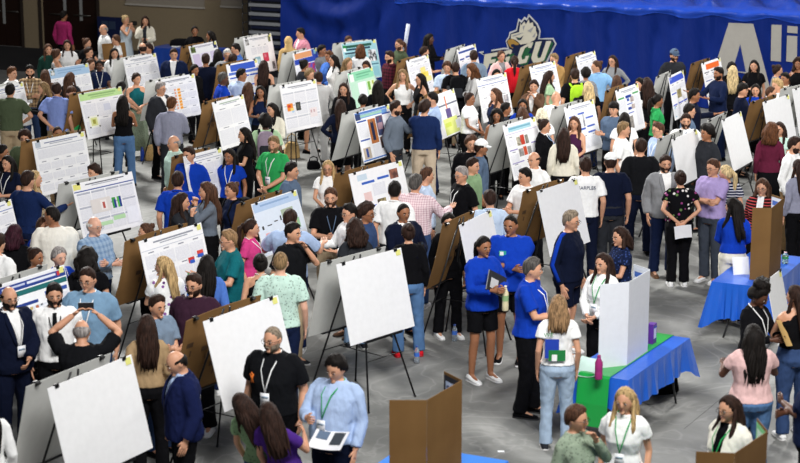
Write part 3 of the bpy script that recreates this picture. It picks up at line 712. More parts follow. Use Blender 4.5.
770 86 172 80 0 m 1 z:brown 2 t:tan P:khaki dd m | cropped haired bearded man facing the golden curls
742 83.5 172 70 0 m 1 f:black 2 k:dknavy P:black dd - | black haired young man in dark navy beside smiling woman
756 84 163 345 0 f 1 l:black 2 k:royal P:black ff - | smiling woman with long black hair and royal blue top
771 124.6 167 170 0 f 1 a:auburn 2 k:burgundy K:black dd - | woman in burgundy blazer with wavy auburn hair
780 122 167 330 0 f 1 l:dkbrown 2 t:mint P:khaki pp - | woman in pale mint shirt facing the burgundy blazer
793.4 137 178 60 0 m 1.05 s:dkbrown 2 l:white P:brownkhaki dd m | dark bearded man in white shirt and brown trousers
763 179 166 335 0 f 1 o:brown 2 c:black#stripe/white P:black dd g | woman with glasses in striped cardigan behind cardboard display
800 160 168 200 0 f 1 l:dkbrown 2 k:greylilac P:black dd - | person in grey lilac top at the edge beyond the cardboard display
735 198.5 165 170 60 f 1 w:black 2 k:royal P:cream ff - | woman with long curly black hair royal blue top and cream trousers
755.5 283 168 40 0 f 1 A:black 4 k:black P:black pp L:white | woman with natural black updo in black holding tan folder
754 326 163 185 0 f 1.25 w:black 4 t:palepink P:jeans gg - | woman with braids in pale pink tee and jeans
798 286 167 190 40 f 1.1 l:dkbrown 2 n:black P:denim pp - | woman in black vest top and jeans with bare arms
730.7 395.4 165 310 0 f 1 l:dkbrown 2 c:ivory/black P:black dd g,L:green | woman with glasses and ivory cardigan behind small cardboard display
819 352 178 250 0 m 1.2 s:black 4 t:navy P:black cc - | person in navy tee cut off by the frame with folded arms
8 155.5 165 340 0 f 1.05 l:black 2 t:dknavy P:black pp L:white | woman in dark navy top with long black hair and badge
1 145 165 80 0 f 1 s:black 3 t:black P:black dd - | dark haired person cut by the frame beside cardboard backing
24.8 131 163 10 0 m 1 a:dkbrown 2 t:olive P:khaki dd g | man with curly hair and glasses peering over cardboard backing
57 126 164 20 0 m 1 z:dkbrown 3 t:brown P:khaki dd - | cropped haired man looking down over the text poster
26.3 171.5 180 155 0 m 1 s:dkbrown 2 k:navyblue P:navy do - | man in navy blazer seen from behind beside hidden blonde person
33 171 166 90 0 f 1 l:goldblonde 2 k:khaki P:black pp - | blonde person hidden behind the navy blazer
94.6 164.4 165 330 0 m 1 c:dkbrown 2 t:grey P:black dd - | curly haired man looking out over the big research poster
44 216 165 30 0 f 1 l:brown 2 p:royal P:black dd - | smiling brown haired woman in royal blue polo
54 205.6 182 190 60 m 1.12 z:black 3 k:offwhite P:beige dd - | tall man with shaved head in off white sweater
93 216 176 50 0 m 1.12 x:white 1 l:bluegrey#plaid P:navy cc g | white haired man in blue plaid shirt with folded arms
13.4 225.5 164 185 0 f 1.1 o:burgundydark 2 k:black P:black dd - | person with burgundy tinted bob and black top
-4 234 176 150 0 m 1.1 s:dkbrown 2 l:white P:charcoal dd - | person in white shirt cut off by the frame above blue poster
34.5 247.5 164 70 0 f 1 b:dkbrown 3 t:brown P:black dd - | woman with brown hair bun behind blue headed poster
58 247 165 40 0 f 1 s:grey 1 t:royal P:navy dd L:white | older woman with short grey hair and blue top
86.4 250 168 185 0 f 1.15 a:black 2 t:black P:black dd - | person in black with curly black hair behind the photographed men
147 223 157 290 0 f 1 b:brown 2 t:grey P:black dd - | woman with messy brown bun behind brown backing
180.5 193.3 166 70 0 f 1.05 w:dkbrown 2 k:charcoal P:black kd - | woman with curly brown hair and charcoal top touching her face
207.5 182.5 172 290 0 f 1 w:brown 2 l:slategrey P:black kk - | woman with long wavy brown hair and slate denim shirt
232.3 182 166 300 0 f 1 b:brown 2 t:navy P:black dd B:black | woman in navy top with brown updo and shoulder bag
230.2 230 176 290 0 m 1.05 s:goldbrown 2 p:dkteal P:black gg g | sandy haired man with glasses in dark teal polo
249.6 219.3 165 80 0 f 1 y:dkbrown 2 t:hotpink P:black dd L:white | woman in hot pink top with dark hair
289.5 210 180 175 0 m 1.12 s:dkbrown 2 p:lightblue P:navy oo - | broad man in light blue polo facing the pale blue poster
291.3 222.5 177 50 0 m 1 s:black 2 t:dkblack P:khaki dk - | dark haired man in black tee with hand at chin
280 252 180 180 0 m 1.08 z:dkblonde 1 t:mint#dots P:navy dd - | shaven headed man in mint patterned tee seen from behind
260.4 254 165 180 0 f 1 b:black 2 n:black P:black dd L:white | woman in sleeveless black with hair up beside teal polo man
206.4 255.5 164 185 0 f 1 l:black 2 l:cornflower P:navy dd - | woman with long black hair and cornflower blue shirt
165.4 256.4 165 200 60 f 1 l:goldblonde 2 t:white#floral P:black pp - | blonde woman in white and purple patterned top
8 285.7 178 40 0 m 1.12 x:black 2 b:dknavy/white P:dknavy df m,g,L:white | bearded man with glasses in dark navy suit posing
53.5 283 177 10 0 m 1.05 s:black 2 l:white P:black dd m,L:black | smiling bearded man in white shirt posing with black lanyard
88 267.7 184 355 0 m 1.15 s:dkbrown 2 p:steelblue P:denim dd g,L:white | tall smiling man with glasses in steel blue polo posing
81.6 317 174 180 0 m 1.15 x:grey 2 t:dkblack P:charcoal uu P | grey haired man in black tee photographing with raised phone
156 294.5 172 50 0 m 1 s:dkbrown 2 t:greyblue P:denim cc - | young man in grey blue tee with folded arms
146.8 315.5 165 185 0 f 1 l:dkbrown 2 k:tan P:black dd - | woman with long brown hair and tan jacket beside the big blank board
194.5 273.4 176 350 0 m 1.15 s:dkbrown 2 k:aubergine P:black dd m,g | bearded man with glasses in dark aubergine shirt
181.6 347.6 170 290 0 m 1.1 x:black 2 b:navyfleece/lightblue P:black dd - | balding man in navy fleece jacket over light blue shirt
273.8 325.6 180 340 0 m 1.2 z:grey2 2 p:dkblack P:black dd m,g,L:white | grey bearded man with glasses and orange ribbon on black polo
279 378 160 150 60 f 1 l:dkbrown 2 t:sagegreen#dots P:denim dp - | long haired woman in green puff sleeved blouse leaning over leaflet
300 389 158 150 40 f 1 l:dkbrown 2 t:purple P:black dp - | long haired woman in purple tee leaning over leaflet
324 359 174 330 0 m 1.15 c:black 2 l:lightblue P:dknavy pd L:green | curly haired man in light blue shirt and green lanyard reading leaflet
511.3 214.5 184 350 0 m 1.15 z:black 3 h:royal S:black cc - | man in royal blue sweatshirt and black shorts with folded arms
483 236 175 30 0 f 1 y:black 3 h:royal S:black pp - | woman in royal blue pullover and black shorts holding laptop and tumbler
490.4 190.5 172 180 0 m 1 s:dkbrown 2 l:paleblue P:navy dd - | dark haired man in pale blue shirt beyond royal blue sweatshirt
569.6 210.6 182 60 0 m 1.1 s:grey2 2 k:dknavy S:dknavy dd g | man with sunglasses in navy track jacket with blue stripes
530.7 258 180 70 0 m 1.1 s:charcoal 2 p:royal P:black pd L:white | grey haired man in royal blue polo with white lanyard
604 253 168 320 0 f 1 l:dkbrown 2 k:white P:black ff L:green | woman in white cardigan with green lanyard
621.4 227.2 166 290 0 f 1.05 o:dkbrown 2 t:navy#dots P:navy dp - | woman with brown bob and navy patterned blouse behind white display
558.8 295.8 166 180 0 f 1 l:goldbrown 2 t:white:logo P:palejeans dd - | woman with long blonde hair white printed tee and pale jeans
575 405 166 50 0 f 1.1 s:brown 2 k:sage#dots P:khaki dk g | older woman with short hair and sage patterned blouse cupping her ear
625.8 387 166 340 0 f 1 l:goldblonde 2 t:white P:dknavy dd L:green | young blonde woman in white tee with green lanyard
-16 392 165 200 0 f 1 l:black 2 k:white P:hotpink dd - | person in white sleeve and pink trousers cut by the frame
"""
BOARDS = """
47,389 131,354 153,448 - blank g|blank white board beside the tan jacketed woman|grey backing of the blank board nearest the tan jacket
202.5,322 277.5,294.5 - 225,413 blank b|blank white board behind the man with the orange ribbon|brown cardboard backing in front of the aubergine shirt
336,264 401,248 414,326 351,347 blank g|blank white board with open floor before it|grey backing of the blank board nobody stands at
459,224 491,211 - - blank b|blank white board behind the royal blue pullover woman|brown cardboard backing hiding a dark haired person
536.6,191 577,178.6 590.6,242 - blank b|blank white board behind the navy track jacket|brown cardboard backing beside royal blue sweatshirt
671.3,139.5 697,130 704,173 - blank g|blank white board above the grey suit jacket|grey backing of the blank board beside light blue shirted man
721,120 741,112 752,162 735,170.5 blank g|narrow blank white board beside the curly haired charcoal shirt|grey backing behind the curly haired charcoal shirt
762.6,102.2 789,95 796.6,137 - blank b|blank white board behind the pale mint shirt|brown cardboard backing beside smiling woman in royal blue
701.3,63 720,58 - - orangetall b|poster with an orange title block below the curtain letter|brown cardboard backing of the orange titled poster
668.3,76 683,70.8 689,113 675,120 bluetall g|tall poster with a bright blue title block by the capped man|grey backing in front of the capped man
615.3,90.5 637.8,83.5 645,127 - greenbars b|poster with green and blue section bars beyond bowl cut man|brown cardboard backing behind the bowl cut man
575.7,56.2 594.6,51.3 - - whiteplain b|white poster farthest along the drape beyond the sky blue shirt|brown cardboard backing farthest along the drape
529.2,66 554.5,61.5 564,104 - whiteplain b|white poster behind the pale green top and long dark hair|brown cardboard backing beside the red top
476,80 506,72 513,114 - whitehead -|white poster behind the navy sleeveless top|none
456.7,49.4 475,44 - - striped g|poster with dark blue striped headings by the drape|grey backing of the poster with striped headings
406,60.8 428,55.4 435,88 - yellow b|white poster with a yellow chart|tall brown cardboard backing near the blue drape
430,97 454,89 462.5,128.6 443,140 medical b|poster with orange and purple figures and yellow base|brown cardboard backing behind the light blue dress shirt
353.5,114 389,103.3 399.5,152.3 363.8,163.8 photos g|blue headed poster with basketball court photos|grey backing of the poster with court photos
348.5,174.4 401.6,160.5 413,211 - pale2 b w=1.3|poster with blue headings and small photos on white foam|brown cardboard backing beside golden haired woman
347,72.4 372.4,68.6 379,99 - mint g|mint green poster with a leaf green chart|grey backing just above the mint green poster
341,43.2 375.6,40 382,76.2 - teal g yaw=35|teal poster against the blue drape|grey backing of the teal poster
243,37.8 271,33.5 276.6,70 - darkphotos g yaw=35|white poster with dark corner photos and a red block|grey backing beside bleacher end
292.4,53 316.7,48.6 323,83 - orangestripe g|poster with orange and deep blue title stripes|grey backing beside the wheat coloured headscarf
279.4,85.4 316,79.4 322,126 287,133.5 rainbow g yaw=40|white poster with a small rainbow coloured chart|grey backing behind the long haired woman in cream cardigan
226,63.7 257,59.4 265,103 - bluehead b|poster with bright blue title bars on cardboard|brown cardboard backing under the silver haired man
211.8,102.2 243,95 253.3,141.5 222.6,150 greensmall b|white poster with pale blue ruled lines beside slate dress|brown cardboard backing with slots beyond bald man
155,82.5 194.6,72.4 200.5,113.5 163,122 orange g|white poster with columns of orange circles|grey backing in front of the young man in navy suit
188.3,47.5 216,42 223,66 196,73 lilac b|lilac poster with a yellow green corner picture|brown cardboard backing beside registration table
123,58.5 155.6,53.5 163.5,92 131,100 text2 g|tall white text poster behind the teal sleeveless top|grey backing edge beside navy outfit woman
48,69.7 88.5,64.4 93,90 - lblue -|light blue poster with a round portrait in its corner|none
77.7,94 121,86.5 130.5,130.5 88.6,139.5 greenhead b|white poster with a pale green title band|brown cardboard backing beside bearded man in green tee
32.4,141.5 84.2,131.4 94,182 41,198 text b|dense white text poster with four columns|brown cardboard backing below man with curly hair and glasses
71.3,185 131.7,171.7 143.6,223 - research g|large white research poster with green and blue bar charts|grey backing of the large research poster
-36,213 10.8,201.3 22,245 - whitehead -|white poster with blue line cut by the frame|none
-8,287 63.7,265.6 - 6,350 conference g w=1.3|poster with blue and teal bands behind three posing men|grey backing of blue and teal titled poster
138.2,242.3 201,221.8 - - colbars b|white poster with small coloured bar charts beside dark teal polo|brown cardboard backing under messy brown bun
251,204 296,191 310.5,238 - paleblue b|pale blue poster with tiny black diagrams|brown cardboard backing beside hot pink top
183,157 221.5,147.4 229,193 - text2 b w=.95|tilted white poster among the blue polo shirts|brown cardboard backing beside mint shirted bald man
502.7,124.7 534.4,117.4 548,170 513.5,182 redpics g|poster with rows of red and grey photos|large grey backing below thick black hair
563.6,107.6 593.4,99.4 602.7,147 574,157 bluebars g|white poster with short blue bars behind plum top|grey backing beside woman in black blazer
-13,90 23,82 32,123 - whiteplain g|white poster beside the olive green polo|grey backing under the red haired man
792,91 826,80 - - blank g|board cut by the frame above white shirted man|grey backing cut by the frame beside golden curls
"""
def parse_people(txt):
    out = []
    for i, ln in enumerate([l for l in txt.strip().splitlines() if l.strip() and not l.startswith('#')]):
        a, label = ln.split('|'); f = a.split()
        x, y, h, face, hy = map(float, f[:5])
        hs, hc = f[7].split(':')
        tt, rest = f[9].split(':', 1); mark = None
        if ':' in rest: rest, mark = rest.split(':')
        inner = None; pat = None
        if '/' in rest: rest, inner = rest.split('/')
        if '#' in rest: rest, pat = rest.split('#')
        bt, bc = f[10].split(':'); bp = None
        if '#' in bc: bc, bp = bc.split('#')
        ex = f[12].split(','); exf = [e for e in ex if ':' not in e and e != '-']; exk = {e.split(':')[0]: e.split(':')[1] for e in ex if ':' in e}
        c = math.cos(R(face)); a0, a1 = f[11][0], f[11][1]
        arms = {-1: a0, 1: a1} if c >= -1e-6 else {1: a0, -1: a1}
        out.append(dict(i=i, x=x, y=y, h=h, face=face, hy=hy if abs(hy) else ((i * 37) % 25) - 12, sex=f[5] if f[5] in 'mf' else 'm', build=float(f[6]), hs=hs, hair=hc, skin=int(f[8]), top=tt, topc=rest, topp=pat, inner=inner,
                        mark=mark, bot=bt, botc=bc, botp=bp, arms=arms, ex=exf, lan=exk.get('L'), pack=exk.get('B'), tie=None, label=label.strip(), shoe=[('black', '2a2a2c'), ('charcoal', 'c9c9c7'), ('white', 'e8e8e6'), ('brown', '2b211c')][(i * 7) % 4 if y > 150 else 0]))
    return out
PPL = parse_people(PEOPLE)
for g in PPL:
    g['near'] = 2 if g['y'] > 235 else (1 if g['y'] > 120 else 0)
    p = at(g['x'], g['y'], g['h'] / 100.0 + .008); g['loc'] = Vector((p.x, p.y, 0))
def find(s): return next(g for g in PPL if s in g['label'])
find('white printed tee')['hl'] = .16
find('red shoes')['shoe'] = ('red', 'b01522')
find('black shorts holding laptop')['shoe'] = ('white', 'f2f2f2')
find('black floral blouse')['shoe'] = ('white', 'eeeeee')
find('royal blue sweatshirt and black')['shoe'] = ('black', 'e8e8e8')
find('track jacket')['shoe'] = ('white', 'e9e9e9')
find('grey suit jacket')['shoe'] = ('brown', '6b4a30')
find('facing the navy blazer')['tie'] = 'navy'
find('tie standing over')['tie'] = 'slate'
find('smiling bearded man in white')['tie'] = 'dkblack'
for s_, l_ in (('green puff', .42), ('purple tee leaning', .38), ('green lanyard reading', .18), ('raised phone', .03)): find(s_)['lean'] = R(-l_ * 57.3); find(s_)['pitch'] = 25
for s_ in ('looking down', 'reading leaflet', 'tan folder', 'navy fleece'): 
    g = find(s_); g['pitch'] = 24
jobs = []
for g in PPL:
    # leaning people: keep the head where it was asked for
    g['parts'] = make_person(g)
    if g.get('lean'):
        a = g['lean']; k = g['h'] / 170.0; dz = .75 * k
        M = Matrix.Rotation(R(g['face']), 3, 'Z'); off = M @ Vector((0, -math.sin(-a) * dz, 0)) * 1.0
        htop = (.95 * k + dz * math.cos(a)) + .02
        p = at(g['x'], g['y'], htop); g['loc'] = Vector((p.x - off.x, p.y - off.y, 0))
    for nme, j in g['parts'].items():
        if j.get('vox'): jobs.append(j)
finish_meshes(jobs)
def smooth_extra(j):
    for e in (j.get('extra') or []): j['mb'].add(e.v, [tuple(f) for f in e.f]); 
for g in PPL:
    root = empty('person', g['loc'], R(g['face'])); k = g['h'] / 170.0; root.scale = (k, k, k)
    tag(root, g['label'], 'person', 'people in the crowd'); g['root'] = root
    made = {}
    for nme, j in g['parts'].items():
        me = j.get('mesh') or j['mb'].mesh(nme)
        par = made.get(j.get('under'), root)
        made[nme] = link(j.get('name', nme), me, j['mats'], par)
    g['made'] = made; g['parts'] = None
def hand(g, s_):
    M = Matrix.Translation(g['loc']) @ Matrix.Rotation(R(g['face']), 4, 'Z') @ Matrix.Scale(g['h'] / 170.0, 4)
    return M @ g['hands'][s_]
def in_person(g, p):
    M = Matrix.Translation(g['loc']) @ Matrix.Rotation(R(g['face']), 4, 'Z') @ Matrix.Scale(g['h'] / 170.0, 4)
    return M @ Vector(p)

# things people carry
def phone(loc, rz, tilt, label):
    m = MB(); m.box((0, 0, 0), (.078, .010, .155)); m.box((0, .0055, 0), (.070, .001, .145), 1); m.box((.02, -.006, .055), (.028, .003, .028), 1)
    o = build(m, 'phone', [plain('1b1b1e', .3), plain('2e3a48', .15)]); bevel(o, .006); o.location = loc; o.rotation_euler = (tilt, 0, rz); tag(o, label, 'phone'); return o
def bevel(o, w, seg=2):
    b = o.modifiers.new('bevel', 'BEVEL'); b.width = w; b.segments = seg; b.limit_method = 'ANGLE'
def paper(loc, rz, tilt, label, w=.216, h=.28, roll=0, name='paper_sheet', col='e9e9ea', extra=None):
    m = MB(); n = 6
    for i in range(n):
        a, c = -w / 2 + w * i / n, -w / 2 + w * (i + 1) / n; bz = lambda x: .02 * (1 - (2 * x / w) ** 2)
        for d in (0, .002): m.add([(a, bz(a) + d, -h / 2), (c, bz(c) + d, -h / 2), (c, bz(c) + d, h / 2), (a, bz(a) + d, h / 2)], [(0, 1, 2, 3)])
    for r in (extra or []):
        m.add([(r[0], -.003 + .02 * (1 - (2 * r[0] / w) ** 2), r[1]), (r[2], -.003 + .02 * (1 - (2 * r[2] / w) ** 2), r[1]), (r[2], -.003 + .02 * (1 - (2 * r[2] / w) ** 2), r[3]), (r[0], -.003 + .02 * (1 - (2 * r[0] / w) ** 2), r[3])], [(0, 1, 2, 3)], r[4])
    o = build(m, name, [plain(col, .6), plain('5d6f86', .6), plain('3a3f45', .6)]); o.location = loc; o.rotation_euler = (tilt, roll, rz); tag(o, label, 'paper'); return o
def bottle(loc, col, label, h=.22, r=.033, cap='2b4fa0', clear=True, name='water_bottle', label_col='3f6fc8'):
    e = empty(name, loc); m = MB()
    m.loft([[Vector((q * math.cos(t), q * math.sin(t), z)) for t in [2 * math.pi * k / 16 for k in range(16)]] for z, q in ((0, r * .9), (.01, r), (h * .3, r), (h * .34, r * .94), (h * .38, r), (h * .7, r), (h * .86, r * .5), (h * .93, r * .4))])
    build(m, 'bottle_body', [glassy(col) if clear else plain(col, .3)], e, True)
    c = MB(); c.tube([(0, 0, h * .92), (0, 0, h)], r * .45, 12); build(c, 'cap', [plain(cap, .4)], e, True)
    if label_col:
        c = MB(); c.loft([[Vector(((r + .001) * math.cos(t), (r + .001) * math.sin(t), z)) for t in [2 * math.pi * k / 16 for k in range(16)]] for z in (h * .4, h * .62)], cap=False); build(c, 'label_band', [plain(label_col, .5)], e, True)
    tag(e, label, 'bottle'); return e
def glassy(col):
    k = ('glassy', col)
    if k in MATS: return MATS[k]
    m, nt, b = new_mat('clear_' + col, .12, .5); b.inputs['Base Color'].default_value = lin(col); b.inputs['Transmission Weight'].default_value = .75; b.inputs['IOR'].default_value = 1.2
    MATS[k] = m; return m
def backpack(g, col, label):
    e = empty('backpack', in_person(g, (0, .215, 1.02)), R(g['face'])); m = MB()
    m.loft([[Vector((x, y + .02 * math.sin(z * 9), z)) for x, y in [(.145 * s * math.copysign(abs(math.cos(q)) ** .6, math.cos(q)), .085 * s * math.copysign(abs(math.sin(q)) ** .6, math.sin(q))) for q in [2 * math.pi * j / 18 for j in range(18)]]] for z, s in ((0, .82), (.03, 1), (.25, 1), (.36, .92), (.42, .7), (.44, .35))])
    build(m, 'bag_body', [cloth(col)], e, True)
    p = MB(); p.loft([[Vector((x, y + .10, z)) for x, y in [(.11 * s * math.copysign(abs(math.cos(q)) ** .6, math.cos(q)), .035 * s * math.copysign(abs(math.sin(q)) ** .6, math.sin(q))) for q in [2 * math.pi * j / 14 for j in range(14)]]] for z, s in ((.03, .9), (.06, 1), (.19, 1), (.22, .8))])
    build(p, 'front_pocket', [cloth('charcoal' if col not in ('white',) else 'lightgrey')], e, True)
    for s_ in (-1, 1):
        t = MB(); t.tube([(s_ * .10, -.06, .40), (s_ * .115, -.16, .455), (s_ * .12, -.27, .42), (s_ * .125, -.345, .26), (s_ * .13, -.30, .10), (s_ * .13, -.08, .02)], .022, 8, flat=.35)
        build(t, 'strap', [cloth(col if col == 'lime' else ('black' if col != 'white' else 'white'))], e, True)
    tag(e, label, 'backpack'); return e

# ---------------------------------------------------------------- poster boards
def board_pts(q):
    x, y, yaw, w, h, z0, ln = q
    u = np.array([math.cos(yaw), math.sin(yaw), 0]); nb = np.array([-math.sin(yaw), math.cos(yaw), 0])
    up = nb * math.sin(ln) + np.array([0, 0, math.cos(ln)]); b = np.array([x, y, z0])
    return [b - u * w / 2 + up * h, b + u * w / 2 + up * h, b + u * w / 2, b - u * w / 2]
def fit_board(c, w0=1.14, h0=.865, zt=1.68, yaw0=50):
    """a real board whose corners are seen where the photograph shows them"""
    def res(q):
        r = []
        for P, t, wt in zip(board_pts(q), c, (1, 1, .6, .6)):
            if t is not None:
                a = proj(P); r += [(a[0] - t[0]) * wt / 1.0, (a[1] - t[1]) * wt / 1.0]
        x, y, yaw, w, h, z0, ln = q
        r += [(w - w0) / .07, (h - h0) / .05, (z0 + h * math.cos(ln) - zt) / .07, (ln - R(13)) / R(3.5), (yaw - R(yaw0)) / R(14)]
        return np.array(r)
    tl = at(c[0][0], c[0][1], zt); q = np.array([tl.x + .4, tl.y + .3, R(yaw0), w0, h0, zt - h0, R(13)])
    for _ in range(25):
        r0 = res(q); J = np.zeros((len(r0), 7))
        for k in range(7):
            d = q.copy(); d[k] += 1e-4; J[:, k] = (res(d) - r0) / 1e-4
        q = q - np.linalg.solve(J.T @ J + 1e-4 * np.eye(7), J.T @ r0)
    return q
def cardboard():
    k = 'cardboard'
    if k in MATS: return MATS[k]
    m, nt, b = new_mat('cardboard', .85, .1); tc = nt.nodes.new('ShaderNodeTexCoord'); n = nt.nodes.new('ShaderNodeTexNoise'); n.inputs['Scale'].default_value = 3; n.inputs['Detail'].default_value = 5
    nt.links.new(tc.outputs['Object'], n.inputs['Vector']); mixnode(nt, n.outputs[0], lin('6a4d2d'), lin('86663f'), b.inputs['Base Color']); MATS[k] = m; return m
def printed(hexbg='f1f2f6', hexln='b4b8c5'):
    k = ('print', hexbg, hexln)
    if k in MATS: return MATS[k]
    m, nt, b = new_mat('printed_text', .5, .3); tc = nt.nodes.new('ShaderNodeTexCoord')
    w = nt.nodes.new('ShaderNodeTexWave'); w.bands_direction = 'Z'; w.inputs['Scale'].default_value = 22; w.inputs['Distortion'].default_value = 0
    n = nt.nodes.new('ShaderNodeTexNoise'); n.inputs['Scale'].default_value = 60
    nt.links.new(tc.outputs['Object'], w.inputs['Vector']); nt.links.new(tc.outputs['Object'], n.inputs['Vector'])
    mu = nt.nodes.new('ShaderNodeMath'); mu.operation = 'MULTIPLY'; nt.links.new(w.outputs['Fac'], mu.inputs[0]); nt.links.new(n.outputs[0], mu.inputs[1])
    mixnode(nt, mu.outputs[0], lin(hexbg), lin(hexln), b.inputs['Base Color']); MATS[k] = m; return m
def picture(h1, h2, scale=14):
    k = ('pic', h1, h2)
    if k in MATS: return MATS[k]
    m, nt, b = new_mat('printed_photo', .45, .3); tc = nt.nodes.new('ShaderNodeTexCoord'); n = nt.nodes.new('ShaderNodeTexNoise'); n.inputs['Scale'].default_value = scale; n.inputs['Detail'].default_value = 4
    rp = nt.nodes.new('ShaderNodeValToRGB'); rp.color_ramp.elements[0].position = .4; rp.color_ramp.elements[1].position = .6; rp.color_ramp.elements[0].color = lin(h1); rp.color_ramp.elements[1].color = lin(h2)
    nt.links.new(tc.outputs['Object'], n.inputs['Vector']); nt.links.new(n.outputs[0], rp.inputs[0]); nt.links.new(rp.outputs[0], b.inputs['Base Color']); MATS[k] = m; return m
def put_sheet(root, w, h, rects, base='f4f5f7', m=.012, y=-.0045, name='poster'):
    """a printed sheet: rects are (u0, v0, u1, v1, paint) with u across and v down, 0 to 1"""
    sw, sh = w - 2 * m, h - 2 * m; mb = MB(); mats = [plain(base, .45)]; idx = {}
    mb.box((0, y + .001, h / 2), (sw, .002, sh))
    for q, (u0, v0, u1, v1, paint) in enumerate(rects):
        if paint not in idx:
            idx[paint] = len(mats)
            mats.append(printed() if paint == 'txt' else (picture(*paint.split('+')) if '+' in paint else plain(paint, .5)))
        x0, x1, z0, z1 = -sw / 2 + u0 * sw, -sw / 2 + u1 * sw, h - m - v1 * sh, h - m - v0 * sh; yy = y - .0010 - .00012 * q
        mb.add([(x0, yy, z0), (x1, yy, z0), (x1, yy, z1), (x0, yy, z1)], [(0, 1, 2, 3)], idx[paint])
    return build(mb, name, mats, root)
def cols(n, v0=.16, v1=.95, u0=.03, u1=.97, gap=.02, heads=None, rows=3):
    out = []; cw = (u1 - u0 - gap * (n - 1)) / n
    for i in range(n):
        a = u0 + i * (cw + gap); hh = (v1 - v0) / rows
        for j in range(rows):
            t = v0 + j * hh
            if heads: out.append((a + (0 if len(heads) == 6 else .02), t, a + cw, t + .035, heads))
            else: out.append((a + cw * .3, t + .005, a + cw * .7, t + .02, '8b8f9c'))
            out.append((a, t + .05, a + cw, t + hh - .02, 'txt'))
    return out
def title(c='6f7686', v=.045, u0=.2, u1=.85): return [(u0, v, u1, v + .022, c), (u0 + .1, v + .035, u1 - .1, v + .05, 'a2a7b3')]
